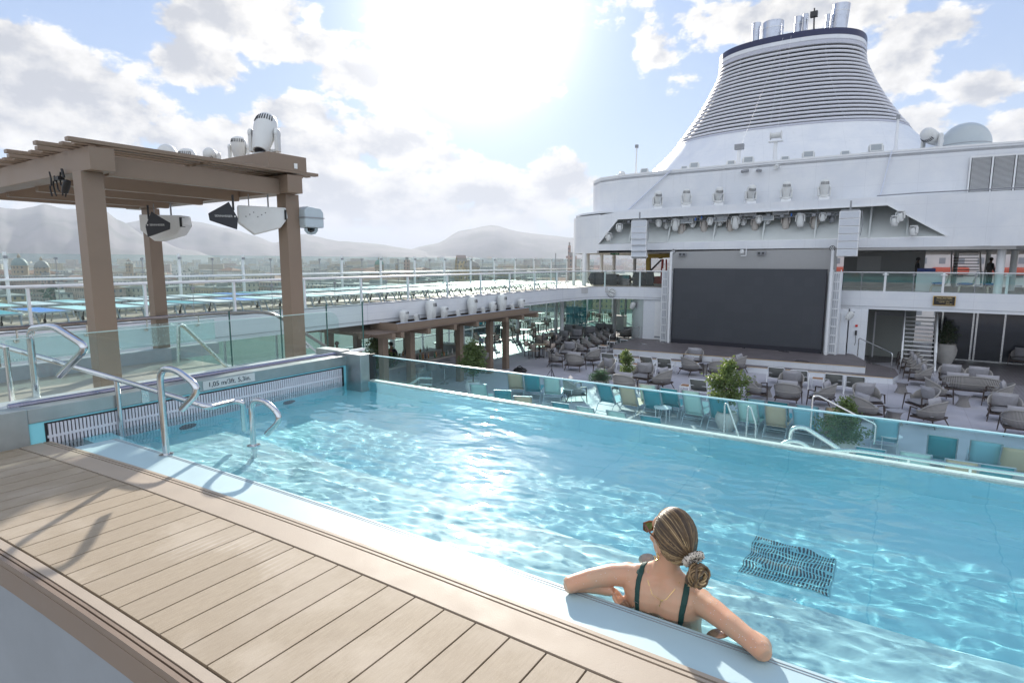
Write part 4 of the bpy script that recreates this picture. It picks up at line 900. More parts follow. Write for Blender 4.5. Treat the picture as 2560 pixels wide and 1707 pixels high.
for d,a,w_,dd,h in cand:
    ci=random.choice((0,0,1,2,3,4,4,5)); band='nearest' if d<=640 else ('middle' if d<=1280 else 'farthest')
    sd='left of the funnel' if a<R(-20) else 'beyond the right balcony'
    k=(FC[ci][0],band,sd); cnt[k]=cnt.get(k,0)+1
    lab='%s city block, %s from left of that colour, %s band%s'%(FC[ci][0],nth(cnt[k]-1),band,'' if a<R(-20) else ' at right')
    building(d*math.sin(a),d*math.cos(a),w_,dd,h,random.choice((0,.35,-.3,.9))+random.uniform(-.08,.08),ci,random.choice((0,1,2)),lab,d<1000)
# far quarters that read as one mass
b=MB(); random.seed(4)
for i in range(2600):
    a=R(random.uniform(-78,16)); d=random.uniform(1700,3700); x,y=d*math.sin(a),d*math.cos(a); g0=ground_h(x,y); wq=random.uniform(12,40); h=random.uniform(8,22) if random.random()<.92 else random.uniform(24,40)
    b.cur=random.randrange(len(FM)); b.box((x,y,g0+h/2-1),(wq,random.uniform(12,25),h+2),rz=random.uniform(0,3))
tag(b.build('distant_city',FM,None,smooth=False,fix=False),None,None,kind='stuff')
# trees between the houses: dark clumps, one mass
b=MB(); random.seed(6)
def clump(b,c,r,n):
    for i in range(n):
        p=Vector(c)+Vector((random.gauss(0,r*.6),random.gauss(0,r*.6),abs(random.gauss(0,r*.35)))); s=r*random.uniform(.12,.3)
        q=[p+Vector((random.uniform(-s,s),random.uniform(-s,s),random.uniform(-s,s))) for _ in range(4)]; b.add(q,[(0,1,2),(0,2,3),(0,3,1),(1,3,2)])
for i in range(150):
    a=R(random.uniform(-76,-24)); d=random.uniform(380,1500); x,y=d*math.sin(a),d*math.cos(a); clump(b,(x,y,ground_h(x,y)+5),random.uniform(6,14),26)
LEAFD=mat('dark_foliage',(.045,.075,.03),.8,var=.3,vs=.4)
tag(b.build('city_trees',LEAFD,None,smooth=False,fix=False),None,None,kind='stuff')
# landmarks
DG=mat('green_copper_dome',(.16,.27,.22),.6,var=.15,vs=.4)
def dome(u,vt,vb,wpx,d,lab,cm=DG,wall=1):
    p=gpos(u,d); zt=ztop(u,vt,d); r=wpx/2/1450*d*.95; g0=ground_h(p.x,p.y)
    t=thing('domed_church',lab,'church',(p.x,p.y,g0)); H=zt-g0; hd=H-r*1.9
    b=MB(); b.lathe([(r,0),(r,hd),(r*1.08,hd),(r*1.08,hd+.8)],n=24); b.bb(-r*2.2,r*2.2,-r*1.1,r*1.1,0,hd*.72); b.build('drum',FM[wall],t)
    b=MB(); b.lathe([(r,hd+.8)]+[(r*math.cos(R(x)),hd+.8+r*1.15*math.sin(R(x))) for x in range(10,86,10)],n=24); b.build('dome',cm,t)
    b=MB(); b.lathe([(r*.2,hd+r*1.1),(r*.2,hd+r*1.5),(r*.24,hd+r*1.52),(.02,hd+r*1.95)],n=10); b.build('lantern',FM[1],t)
dome(48,634,672,27,620,'church with a grey green dome at the far left of the city',mat('grey_dome',(.22,.27,.27),.6,var=.1))
dome(103,642,672,25,600,'church with a low grey dome second from left in the city',mat('grey_dome2',(.25,.25,.24),.6,var=.1))
dome(322,646,678,14,700,'small white domed tower between two pergola posts',FM[4])
dome(948,642,678,23,640,'church with green dome and tall lantern near the middle',DG)
dome(992,656,678,8,700,'small dark spired dome right of the green dome',mat('grey_dome2',(.25,.25,.24),.6))
p=gpos(1172,560); t=thing('round_theatre','round theatre with arched pediment roof on the middle skyline','theatre',(p.x,p.y,ground_h(p.x,p.y)),R(-38))
H=ztop(1172,638,560)-ground_h(p.x,p.y)
b=MB(); b.lathe([(10.5,0),(10.5,H*.72),(11,H*.73),(9.5,H*.80),(4,H*.88),(.1,H*.9)],n=32); b.build('rotunda',FM[1],t)
b=MB(); b.bb(-12,12,-12,-3,0,H*.62); b.prism([(-10,H*.62),(10,H*.62),(6,H*.86),(0,H),(-6,H*.86)],-12,-3,Matrix(((1,0,0),(0,0,1),(0,1,0)))); b.build('pediment',FM[3],t,smooth=False)
def tower(u0,u1,vt,d,lab,ci,cat='building'):
    p=gpos((u0+u1)/2,d); w_=(u1-u0)/1450*d; g0=ground_h(p.x,p.y); t=thing('tower_block',lab,cat,(p.x,p.y,g0),R(35)); h=ztop(u0,vt,d)-g0
    b=MB(); b.bb(-w_/2.6,w_/2.6,-w_/2.6,w_/2.6,0,h); b.build('wall',FM[ci],t,smooth=False); b=MB(); b.bb(-w_/5,w_/5,-w_/5,w_/5,h,h+3); b.build('roof_box',FLATR,t,smooth=False)
tower(1009,1026,650,620,'square red brick block on the skyline right of green dome',5); tower(1413,1443,640,520,'pinkish tower block at the left edge of the superstructure',5); tower(1419,1427,614,530,'slim pink bell tower by the superstructure edge',5,'tower')
b=MB(); p=gpos(1389,420); b.cyl((0,0,0),(0,0,ztop(1389,633,420)-GZ0),.35,n=6); tag(b.build('harbour_mast',GREY,loc=(p.x,p.y,GZ0)),'thin dark mast left of the superstructure','mast')
# air
hz=MB(); hz.bb(-6800,6800,-6800,6800,-70,460); ho=hz.build('haze',[],smooth=False) if False else None
b=MB(); b.bb(-6800,6800,-6800,6800,-70,460)
hm=bpy.data.materials.new('haze_air'); hm.use_nodes=True; t_=NT(hm.node_tree); t_.n.clear(); o_=t_.new('ShaderNodeOutputMaterial'); pv=t_.new('ShaderNodeVolumePrincipled')
pv.inputs['Color'].default_value=(.82,.88,1,1); pv.inputs['Density'].default_value=2.0e-4; pv.inputs['Anisotropy'].default_value=.08; t_.l.new(pv.outputs[0],o_.inputs['Volume'])
ho=b.build('haze',hm,smooth=False); ho['kind']='stuff'
# ================= FURNITURE ON THE LOWER DECK =================
def ropefn(c1,c2,k=46):
    def f(t,b,co):
        s=t.new('ShaderNodeSeparateXYZ'); t.l.new(co,s.inputs[0])
        a=t.m('ARCTAN2',s.outputs[0],s.outputs[1]); st=t.m('SINE',t.m('MULTIPLY',a,float(k)*2)); n=t.noise(co,5,3)
        t.l.new(t.mix(t.mr(st,-.2,.7),c1,t.mix(n,c2,tuple(min(1,x*1.15) for x in c2))),b.inputs['Base Color']); b.inputs['Roughness'].default_value=.8
    return f
ROPE=mat('taupe_rope_weave',(.25,.23,.21),.8,var=0,fn=ropefn((.15,.14,.135),(.36,.34,.325)))
RIM=mat('taupe_rim',(.36,.34,.315),.6); CUSH=mat('grey_cushion_fabric',(.235,.23,.245),.85,var=.1,vs=10,bump=.3,bs=90); CUSHL=mat('light_cushion_fabric',(.35,.34,.36),.85,var=.08,vs=10,bump=.3,bs=90)
WOODD=mat('dark_stained_wood',(.06,.042,.036),.5,var=.15); WOODT=mat('oiled_teak_top',(.36,.18,.08),.5,var=.25,vs=12)
def pillow(b,c,d,M=None,bul=.35,n=7):
    """soft cushion: a box whose faces swell in the middle"""
    T=M or Matrix.Identity(3); top=[];bot=[]
    for i in range(n+1):
        r1=[];r2=[]
        for j in range(n+1):
            u=-1+2*i/n; v=-1+2*j/n; e=((1-u*u)*(1-v*v))**.5; k=1-.06*(u*u*v*v)
            pin=.93+.07*(abs(u)**3+abs(v)**3)/2
            x=d[0]/2*u*pin; y=d[1]/2*v*pin; z=d[2]/2*(bul+ (1-bul)*e) if abs(u)<.999 and abs(v)<.999 else 0
            r1.append(T@Vector((x,y,z))+Vector(c)); r2.append(T@Vector((x,y,-z))+Vector(c))
        top.append(r1);bot.append(r2)
    b.sheet(top); b.sheet([r[::-1] for r in bot]); return b
def shellpts(w_,dp,n=22,a0=-200,a1=20):
    """U-shaped plan from the left arm round the back to the right arm; angle in degrees"""
    return [(w_*math.cos(R(a0+(a1-a0)*i/n)),dp*math.sin(R(a0+(a1-a0)*i/n))) for i in range(n+1)]
def armchair(wide=.40,dp=.40,seats=1):
    t=thing('woven_armchair' if seats==1 else 'woven_sofa','x','armchair' if seats==1 else 'sofa',(0,0,-50)); n=26
    P=shellpts(wide,dp,n); rows=[[],[],[]]; rim=[]; mid=[]
    for i,(x,y) in enumerate(P):
        k=math.sin(math.pi*i/n); h=.50+.34*max(0,(k-.25)/.75)**.7 if k>.25 else .50
        lean=1+.10*(h-.5)/.34; rows[0].append((x*.93,y*.93,.30)); rows[1].append((x,y,.50)); rows[2].append((x*lean,y*lean,h)); rim.append((x*lean,y*lean,h)); mid.append((x*1.01,y*1.01,.52))
    b=MB(); b.sheet(rows); o=b.build('woven_shell',ROPE,t,ang=180)
    so=o.modifiers.new('thick','SOLIDIFY'); so.thickness=.02
    b=MB(); b.tube(rim,.018,6); b.build('top_rim',RIM,t); b=MB(); b.tube(mid,.014,6); b.build('mid_rim',RIM,t)
    b=MB(); b.bb(-wide*.92,wide*.92,-dp*.85,dp*.75,.24,.30); b.build('seat_frame',WOODD,t,smooth=False)
    for ex in(-1,1):
        b=MB(); b.cyl((ex*wide*.93,dp*.75,.58),(ex*(wide+.02),dp*.82,0),.024,.014,8); b.bar((ex*wide*.95,dp*.75,.58),(ex*wide*.97,dp*.25,.56),.05,.025); b.build('front_leg',WOODD,t)
        b=MB(); b.cyl((ex*wide*.75,-dp*.62,.3),(ex*(wide*.9),-dp*1.0,0),.022,.013,8); b.build('rear_leg',WOODD,t)
    for s in range(seats):
        cx=0 if seats==1 else (-wide*.5+wide*s*1.0)*1.0
        w2=wide*1.72/seats
        b=MB(); pillow(b,(cx,.02,.36),(w2,dp*1.55,.16),bul=.75); b.build('seat_cushion',CUSH,t)
        b=MB(); pillow(b,(cx,-dp*.42,.66),(w2*.90,.50,.17),Matrix.Rotation(R(76),3,'X'),.6); b.build('back_pillow',CUSHL,t)
    return t
SCL={'armchair':(1.14,1.14,1.06),'sofa':(1.1,1.1,1.05),'deck chair':(1.15,1.12,1.05)}
FWD={'away':0,'cam':180,'right':-90,'left':90}
A0=armchair(); used_=set()
def put(proto,u,v,ang,label,group,z=0.,sc_=None,skip=()):
    p=GZ(u,v,z); sc_=sc_ or SCL.get(proto['category'])
    if proto.name not in used_:
        used_.add(proto.name); proto.location=(p.x,p.y,z); proto.rotation_euler=(0,0,R(ang)); proto['label']=label; proto['group']=group
        if sc_: proto.scale=sc_
        return proto
    return dup(proto,(p.x,p.y,z),R(ang),label,group,sc_,skip)
G1='woven lounge armchairs on the pool deck'
for u,v,a,lab in [
 (1392,915,-70,'woven armchair seen side-on by the camera tripod, facing right'),(1420,896,180,'cushioned armchair in the leftmost lounge circle, facing the camera'),(1437,925,8,'armchair with its back to us in the leftmost lounge circle'),(1478,912,80,'armchair at the right of the leftmost lounge circle, facing left'),
 (1452,888,-60,'nearest armchair of the row beside the small white stage tables'),(1472,879,-60,'second armchair of the row beside the small white stage tables'),(1492,868,-60,'third armchair of the row beside the small white stage tables'),(1508,862,-60,'fourth armchair of the row beside the small white stage tables'),(1524,855,-60,'farthest armchair of the row beside the small white stage tables'),
 (1733,915,180,'armchair with grey pillow facing us just before the stage middle'),(1727,937,-35,'armchair before the stage middle seen from behind, turned right'),(1795,945,25,'woven armchair half hidden behind the tallest potted shrub'),(1838,932,80,'armchair with tilted pillow right of the tallest shrub, facing left'),
 (1606,960,175,'armchair with large back pillow right of the slim potted shrub'),(1650,972,78,'armchair facing left between slim shrub and small teak table'),(1560,985,0,'armchair directly behind the slim potted shrub, back to us'),(1437,1000,-50,'woven armchair behind the pool glass turned away to the right'),(1512,945,150,'armchair partly hidden by the low round bush'),
 (1892,998,-80,'armchair facing right beyond the loungers, left of the pair of pillows'),(1975,984,180,'armchair with wide grey pillow facing the camera, mid right'),(1967,1010,0,'barrel-backed armchair with back to us, below the wide grey pillow'),(2052,1012,80,'armchair facing left beside the steel hand rail over the loungers'),
 (2165,1022,-150,'armchair with dark lattice back beside the right potted shrub'),(2160,1050,-50,'woven armchair just right of the right potted shrub, back to us'),(2303,1030,125,'armchair with tilted pillow right of two round side tables'),(2318,1062,60,'woven armchair seen from behind just above the glass edge, right'),
 (2375,965,180,'left armchair with square pillow behind the woven sofa'),(2443,972,180,'right armchair with square pillow behind the woven sofa'),(2345,1002,-80,'armchair at the left end of the woven sofa, facing right'),(2488,1012,80,'armchair at the right end of the woven sofa, facing left'),
 (2508,1052,180,'armchair with large pillow at the right frame edge, facing us'),(2545,1088,0,'barrel-backed armchair nearest the lower right frame edge'),(2552,915,160,'armchair beside the teal shutter screen at far right')]:
    put(A0,u,v,a,lab,G1)
for i,(u,v) in enumerate(((2262,912),(2266,922),(2273,933),(2282,945),(2295,962))):
    put(A0,u,v,88,'woven armchair, %s from the front in the tight row left of the staircase'%nth(4-i),'tight row of woven armchairs near the staircase')
for i,(u,v,a) in enumerate(((1385,870,150),(1405,862,170),(1440,858,190),(1475,850,200),(1565,850,60),(1352,868,120),(1500,840,180),(1520,842,170),(1590,846,90))):
    put(A0,u,v,a,'shaded armchair under the upper deck left of stage, %s placed'%nth(i) if 0 else 'shaded lounge armchair under the left deck, %s from the left'%nth(sorted((1385,1405,1440,1475,1565,1352,1500,1520,1590)).index(u)),'shaded armchairs under the upper deck')
S0=armchair(.86,.42,2); put(S0,2425,990,0,'long woven sofa with its back to us at the right','woven sofas'); put(S0,1430,845,170,'shaded woven sofa beside the teal shutter screen','woven sofas')
# hourglass side tables
def hourglass():
    t=thing('hourglass_table','x','side table',(0,0,-50)); b=MB(); b.lathe([(.24,0),(.235,.02),(.15,.24),(.16,.32),(.23,.46)],n=24); b.build('woven_base',ROPE,t); b=MB(); b.lathe([(.001,.46),(.27,.46),(.27,.485),(.001,.485)],n=24); b.build('table_top',mat('slate_table_top',(.34,.34,.38),.3),t); return t
H0=hourglass()
for u,v,lab in((2253,982,'woven hourglass table left of the woven sofa group'),(2407,1015,'woven hourglass table in front of the woven sofa'),(2228,1048,'left of two slate-topped round tables near the right shrub'),(2236,1060,'lower of two slate-topped round tables near the right shrub'),(1759,932,'round woven table between armchairs before the stage'),(1915,990,'round table hidden between armchairs in the middle right')): put(H0,u,v,0,lab,'hourglass side tables')
# low tables with teak tops
def lowtable():
    t=thing('low_side_table','x','side table',(0,0,-50)); b=MB(); b.bb(-.25,.25,-.25,.25,.37,.40); b.build('teak_top',WOODT,t,smooth=False)
    b=MB(); b.bb(-.26,.26,-.26,.26,.345,.368); 
    for e in(-.25,.25): b.bb(e-.012,e+.012,-.26,.26,.345,.405); b.bb(-.26,.26,e-.012,e+.012,.345,.404)
    b.build('frame',WHITE2,t,smooth=False)
    for a in(-1,1):
        for c in(-1,1): b=MB(); b.bar((a*.235,c*.235,.35),(a*.25,c*.25,0),.025,.025); b.build('leg',WHITE2,t,smooth=False)
    return t
T0=lowtable()
for u,v,lab in((1592,930,'teak-topped white table between two white chairs left of stage middle'),(2045,968,'teak-topped white table between the four white chairs by the steps'),(1717,987,'teak-topped white table beside the tallest shrub'),(1509,880,'nearest white teak table by the left stage corner'),(1530,868,'middle white teak table by the left stage corner'),(1563,862,'farthest white teak table by the left stage corner')): put(T0,u,v,4,lab,'low white tables with teak tops')
# white lounge chairs
def whitechair():
    t=thing('white_deck_chair','x','deck chair',(0,0,-50)); gs=mat('grey_sling',(.16,.165,.15),.7,var=.1)
    b=MB()
    for e in(-1,1):
        b.tube(roundpath([(e*.33,.34,0),(e*.33,.34,.50),(e*.33,-.28,.48),(e*.33,-.42,0)],.05,4),.018,6)
    b.tube([(-.33,.3,.27),(.33,.3,.27)],.016,6); b.tube([(-.33,-.36,.27),(.33,-.36,.27)],.016,6)
    b.tube(roundpath([(-.29,-.22,.27),(-.29,-.46,.76),(.29,-.46,.76),(.29,-.22,.27)],.05,4),.017,6); b.tube([(-.29,-.34,.50),(.29,-.34,.50)],.012,6); b.build('frame',WHITE2,t)
    b=MB(); pillow(b,(0,0,.31),(.56,.60,.09),bul=.8); b.build('seat_sling',gs,t)
    b=MB(); b.sheet([[(-.27,-.25,.32),(0,-.28,.32),(.27,-.25,.32)],[(-.27,-.36,.56),(0,-.40,.56),(.27,-.36,.56)],[(-.27,-.445,.74),(0,-.47,.75),(.27,-.445,.74)]]); o=b.build('back_sling',gs,t); o.modifiers.new('t','SOLIDIFY').thickness=.015
    return t
W0=whitechair()
for i,(u,v) in enumerate(((1525,918),(1568,922),(1624,928),(1664,932),(1752,992),(1943,958),(1997,966),(2082,976),(2136,983))): put(W0,u,v,random.uniform(-6,6),'white framed deck chair facing the stage, %s from the left'%nth(i),'white deck chairs before the stage')
# loungers with raised backs
def raised(col,nm):
    t=thing('raised_sun_lounger','x','sun lounger',(0,0,-50))
    b=MB(); b.box((0,.42,.36),(.58,1.25,.02)); b.build('seat_sling',col,t,smooth=False)
    a=R(62); L=.78; ty,tz=-.20-L*math.cos(a),.37+L*math.sin(a)
    b=MB(); rows=[]
    for k in range(7):
        q=k/6; y=-.20+(ty+.20)*q-.0; z=.37+(tz-.37)*q; rows.append([(x,y-.035*math.sin(math.pi*q)*(1-(x/.3)**2),z) for x in(-.29,-.15,0,.15,.29)])
    b.sheet(rows); o=b.build('back_sling',col,t,ang=180); o.modifiers.new('t','SOLIDIFY').thickness=.008
    b=MB()
    for e in(-1,1):
        b.bar((e*.31,1.05,.36),(e*.31,-.28,.36),.032,.036); b.bar((e*.305,-.18,.37),(e*.305,ty,tz),.028,.03)
        b.tube(roundpath([(e*.31,-.05,.34),(e*.32,-.35,.32),(e*.32,-.55,0)],.08,4),.014,6); b.tube([(e*.31,-.2,.34),(e*.29,-.45,.62)],.012,6)
    b.bar((-.305,ty,tz),(.305,ty,tz),.02,.022); b.bar((-.30,ty+.12,tz-.2),(.30,ty+.12,tz-.2),.016,.016); b.tube([(-.32,-.5,.07),(.32,-.5,.07)],.012,6); b.tube([(-.3,-.40,.30),(.3,-.40,.30)],.01,6); b.build('frame',FRM,t)
    for e in(-1,1):
        b=MB(); b.bar((e*.30,.92,.35),(e*.31,1.02,0),.028,.03); b.build('front_leg',FRM,t,smooth=False)
    return t
C_={'teal':CTEAL,'mint':sling('mint_sling',(.50,.72,.66)),'tan':CTAN,'aqua':sling('light_blue_sling',(.30,.60,.70))}
L_={k:raised(c,k) for k,c in C_.items()}
def lounger(x,y,col,label,ang=0):
    t=L_[col]
    if ('L',col) in used_: return dup(t,(x,y,0),R(ang),label,'sun loungers with raised backs below the pool')
    used_.add(('L',col)); t.location=(x,y,0); t.rotation_euler=(0,0,R(ang)); t['label']=label; t['group']='sun loungers with raised backs below the pool'
rowA=[(1213,'tan'),(1270,'teal'),(1325,'mint'),(1485,'teal'),(1545,'tan'),(1608,'teal'),(1719,'mint'),(1788,'teal'),(1865,'mint'),(1935,'tan'),(2012,'aqua'),(2092,'tan')]
for i,(u,c) in enumerate(rowA):
    p=GZ(u,{0:955}.get(i,960+(u-1300)*.105),.98); lounger(p.x,18.75+.57-.0,c,'%s lounger, back raised, %s from left in the middle lounger row'%(c,nth(i)),random.uniform(-7,2) if i>2 else 22)
for i,(u,v,c) in enumerate(((1617,962,'mint'),(1672,972,'teal'),(1728,978,'mint'),(1886,998,'aqua'),(1945,1005,'teal'),(2016,1014,'aqua'),(2090,1020,'tan'),(2215,1050,'aqua'))):
    p=GZ(u,v,1.05); lounger(p.x,p.y+.57,c,'%s lounger, %s from left in the row farthest from the pool'%(c,nth(i)),random.uniform(-4,4))
for i,(u,v,c) in enumerate(((1180,960,'mint'),(1240,975,'teal'),(1290,990,'tan'),(1398,1008,'teal'),(1464,1019,'mint'),(1540,1029,'mint'),(1622,1041,'teal'),(2172,1120,'teal'),(2287,1133,'mint'),(2406,1153,'tan'),(2490,1165,'teal'))):
    p=GZ(u,v,1.05); lounger(p.x,p.y+.57,c,'%s lounger, %s from left in the row closest under the pool glass'%(c,nth(i)),random.uniform(-4,4) if i>2 else 24)
for i,(u,v,c) in enumerate(((2362,1092,'teal'),(2472,1106,'aqua'),(2548,1122,'tan'))):
    p=GZ(u,v,1.05); lounger(p.x,p.y+.57,c,'%s lounger, %s of three upright at the lower right'%(c,nth(i)),random.uniform(-4,4))
# white round tables
def wtable():
    t=thing('round_white_table','x','table',(0,0,-50)); b=MB(); b.lathe([(.001,.50),(.30,.50),(.30,.52),(.001,.52)],n=28); b.build('table_top',WHITE2,t)
    for k in range(4): a=R(45+90*k); b=MB(); b.cyl((.26*math.cos(a),.26*math.sin(a),.5),(.26*math.cos(a),.26*math.sin(a),0),.011,n=6); b.build('leg',WHITE2,t)
    return t
Q0=wtable()
for x,y,lab in((-6.35,18.9,'round white metal table between teal and mint loungers'),(.15,19.3,'round white metal table right of the leafy shrub behind the glass'),(-10.4,19.8,'round white metal table near the left mint lounger')):
    if 'Q' in used_: dup(Q0,(x,y,0),0,lab,'round white metal tables')
    else: used_.add('Q'); Q0.location=(x,y,0); Q0['label']=lab; Q0['group']='round white metal tables'
# ---- dining tables and chairs ----
def dchair():
    t=thing('dining_chair','x','chair',(0,0,-50)); sl_=mat('beige_sling',(.46,.38,.32),.7,var=.06)
    b=MB(); b.box((0,0,.45),(.44,.44,.02)); b.build('seat',sl_,t,smooth=False)
    b=MB(); b.sheet([[(-.2,-.21,.55),(.2,-.21,.55)],[(-.2,-.26,.88),(.2,-.26,.88)]]); o=b.build('backrest',sl_,t); o.modifiers.new('t','SOLIDIFY').thickness=.015
    for ex in(-1,1):
        b=MB(); b.bar((ex*.225,-.20,0),(ex*.225,-.27,.90),.025,.03); b.build('rear_leg',WOODD,t,smooth=False)
        b=MB(); b.bar((ex*.225,.21,0),(ex*.225,.21,.64),.025,.03); b.bar((ex*.225,.22,.65),(ex*.225,-.24,.66),.035,.02); b.build('front_leg',WOODD,t,smooth=False)
    return t
D0=dchair()
def dtable():
    t=thing('dining_table','x','dining table',(0,0,-50)); b=MB(); b.box((0,0,.74),(.8,.8,.03)); b.build('table_top',mat('dining_top_wood',(.40,.30,.20),.35,var=.2,vs=9),t,smooth=False)
    b=MB(); b.bb(-.04,.04,-.04,.04,.02,.73); b.box((0,0,.02),(.55,.08,.04)); b.box((0,0,.021),(.08,.55,.04)); b.build('pedestal',BLACK,t,smooth=False); return t
E0=dtable()
tabs=[(1348,893),(1365,868),(1215,868),(1310,850),(1255,845),(1200,845),(1300,826),(1345,832),(1235,825),(1180,830),(1385,820),(1420,805),(1450,808),(1310,806),(1350,803),(1480,800),(1505,806),(1535,802)]
k_=0
for i,(u,v) in enumerate(tabs):
    p=GZ(u,v,0); 
    put(E0,u,v,8,'square dining table by the bar, %s nearest the camera'%nth(i),'square dining tables by the bar')
    for j,(dx,dy,a) in enumerate(((-.62,0,-90),(.62,0,90),(0,-.62,0),(0,.62,180))):
        if i>=8 and j==3: continue
        kk=(p.x+dx+random.uniform(-.05,.05),p.y+dy+random.uniform(-.05,.05))
        wh_=('left side','right side','near side','far side')[j]
        lab='dark framed chair on the %s of the %s nearest dining table'%(wh_,nth(i))
        if 'D' in used_: dup(D0,(kk[0],kk[1],0),R(a+random.uniform(-9,9)),lab,'dining chairs by the bar')
        else: used_.add('D'); D0.location=(kk[0],kk[1],0); D0.rotation_euler=(0,0,R(a)); D0['label']=lab; D0['group']='dining chairs by the bar'
# teal shutter screens
def shutter(u,v,lab,n=3,h=1.7,rz=0,x=None):
    p=GZ(u,v,0); t=thing('shutter_screen',lab,'folding screen',(p.x,p.y,0),rz); TE=mat('teal_louvre_paint',(.02,.22,.28),.5,var=.06)
    for k in range(n):
        b=MB(); x0=-.75+k*.62; y0=.12*(k%2)
        for e in(0,.58): b.bb(x0+e,x0+e+.04,y0,y0+.05,0,h)
        for zz in(0,h/2,h-.05): b.bb(x0,x0+.62,y0,y0+.05,zz,zz+.06)
        f=b.build('leaf_frame',TE,t,smooth=False); b=MB()
        for i in range(int(h/.085)): b.box((x0+.31,y0+.025,.06+i*.085),(.54,.012,.075),M=Matrix.Rotation(R(30),3,'X'))
        b.build('louvre_slats',TE,f,smooth=False)
shutter(1435,817,'teal louvred folding screen under the upper deck'); shutter(2560,893,'teal louvred folding screen at the right frame edge',2,1.9)
b=MB(); p=GZ(2508,905,0); t=thing('white_service_station','white service cabinet beside the right teal screen','cabinet',(p.x,p.y,0),R(20)); b.bb(-.2,.2,-.35,.35,0,1.15); b.build('body',WHITE2,t,smooth=False,bevel=.01); b=MB(); b.bb(-.22,.22,-.37,.37,1.16,1.19); b.build('top',WOODT,t,smooth=False)
b=MB(); p=GZ(1548,824,0); t=thing('white_service_station','pale service counter in front of the dining glass wall','cabinet',(p.x,p.y,0)); b.bb(-.5,.5,-.3,.3,0,1.1); b.build('body',WHITE2,t,smooth=False,bevel=.01); b=MB(); b.bb(-.52,.52,-.32,.32,1.11,1.15); b.build('top',CEIL,t,smooth=False)
# ---- shrubs in pots ----
LEAF=leafmat('glossy_olive_leaf',(.095,.14,.05),(.32,.42,.10)); LEAF2=leafmat('pine_green_needles',(.075,.13,.085),(.12,.24,.12),.6); BARK=mat('bark',(.16,.12,.09),.8)
def shrub(name,lab,cat,x,y,h0,h1,rad,n,prof_,leaf=.055,lm=LEAF,pot=None,z=0.,seed=1,stems=6):
    random.seed(seed); t=thing(name,lab,cat,(x,y,z)); tips=[]
    b=MB(); b.tube([(0,0,.3),(.02,.0,h0),(0,.01,h1*.9)],[.03,.022,.006],7)
    H=h1-h0
    for k in range(int(stems*4)):
        q=random.random()**.9; a=random.uniform(0,6.283); zz=h0+H*q; r=rad*prof_(q)*random.uniform(.4,1.25)
        p0=Vector((0,0,max(.4,zz-.35*r-.12))); p1=Vector((r*math.cos(a),r*math.sin(a),zz+random.uniform(-.02,.1))); m_=(p0+p1)/2+Vector((0,0,-.03)); b.tube([p0,m_,p1],[.010,.007,.003],5); tips.append((p0,p1))
    b.build('stem',BARK,t)
    b=MB()
    for i in range(n):
        p0,p1=random.choice(tips); q=random.betavariate(3,1.3); c=p0.lerp(p1,q)+Vector((random.gauss(0,.05),random.gauss(0,.05),random.gauss(0,.05)))*(rad/.4)
        d=Vector((random.gauss(0,1),random.gauss(0,1),random.gauss(.35,.7))).normalized(); s=d.cross(Vector((random.gauss(0,1),random.gauss(0,1),random.gauss(0,1)))).normalized(); L=leaf*random.uniform(.7,1.35); wl=L*.28; nrm=d.cross(s)*L*.12
        b.add([c,c+d*L*.5+s*wl-nrm,c+d*L,c+d*L*.5-s*wl-nrm],[(0,1,2),(0,2,3)])
    b.build('foliage',lm,t,smooth=False,fix=False)
    if pot:
        r,ph,pm=pot; b=MB(); b.lathe([(r*.55,0),(r*.62,.02),(r*.95,ph*.45),(r*1.0,ph*.7),(r*.82,ph*.95),(r*.9,ph),(r*.78,ph),(r*.7,ph*.9),(.001,ph*.9)],n=28); p_=b.build('pot',pm,t)
        b=MB()
        for i in range(60): a=random.uniform(0,6.28); rr_=r*.7*math.sqrt(random.random()); b.box((rr_*math.cos(a),rr_*math.sin(a),ph*.91),(.05,.04,.03),rz=a)
        b.build('pebbles',mat('white_pebbles',(.6,.6,.56),.7),p_,smooth=False)
    return t
POT=mat('pale_stone_pot',(.52,.50,.47),.7,var=.08,vs=5,bump=.2); POTW=mat('white_pot',(.75,.75,.74),.4)
egg=lambda q:(math.sin(math.pi*min(1,max(0,q*.86+.12)))**.75)*(1.1-.45*q)
shrub('potted_shrub','tallest leafy shrub in a stone pot, mid right behind the glass','potted plant',*GZ(1815,1075,0)[:2],1.0,2.18,.66,3000,egg,.10,pot=(.36,.62,POT),seed=2,stems=16)
shrub('potted_shrub','leafy shrub in front of the bar posts with a white pot','potted plant',*GZ(1183,985,0)[:2],1.0,2.05,.70,2800,egg,.105,pot=(.33,.55,POTW),seed=5,stems=14)
shrub('potted_shrub','leafy shrub cut off behind the left pillar of the pool glass','potted plant',*GZ(945,985,.0)[:2],.9,2.3,.85,2800,egg,.11,pot=(.36,.6,POT),seed=7,stems=15)
shrub('potted_shrub','slim upright shrub between armchairs left of centre','potted plant',*GZ(1562,975,0)[:2],.7,1.72,.38,2200,lambda q:egg(q)*.95,.075,pot=(.34,.5,POT),seed=9,stems=12)
shrub('low_bush','low rounded blue-green bush left of the slim shrub','potted plant',*GZ(1503,972,0)[:2],.3,.74,.48,3600,lambda q:math.sqrt(max(0,1-(q*1.1-.25)**2)),.05,LEAF2,pot=(.34,.4,POT),seed=12,stems=16)
shrub('potted_shrub','bushy shrub low behind the glass right of the looped rail','potted plant',*GZ(2106,1135,0)[:2],.45,1.50,.62,3000,lambda q:egg(q)*(1.25-.55*q),.09,pot=(.36,.5,POT),seed=14,stems=17)
b=MB(); t=shrub('potted_shrub','big urn with dark plant beside the staircase','potted plant',2.42,38.5,1.1,2.2,.5,1500,egg,.09,LEAFD,pot=(.5,1.1,POT),seed=16,stems=10)
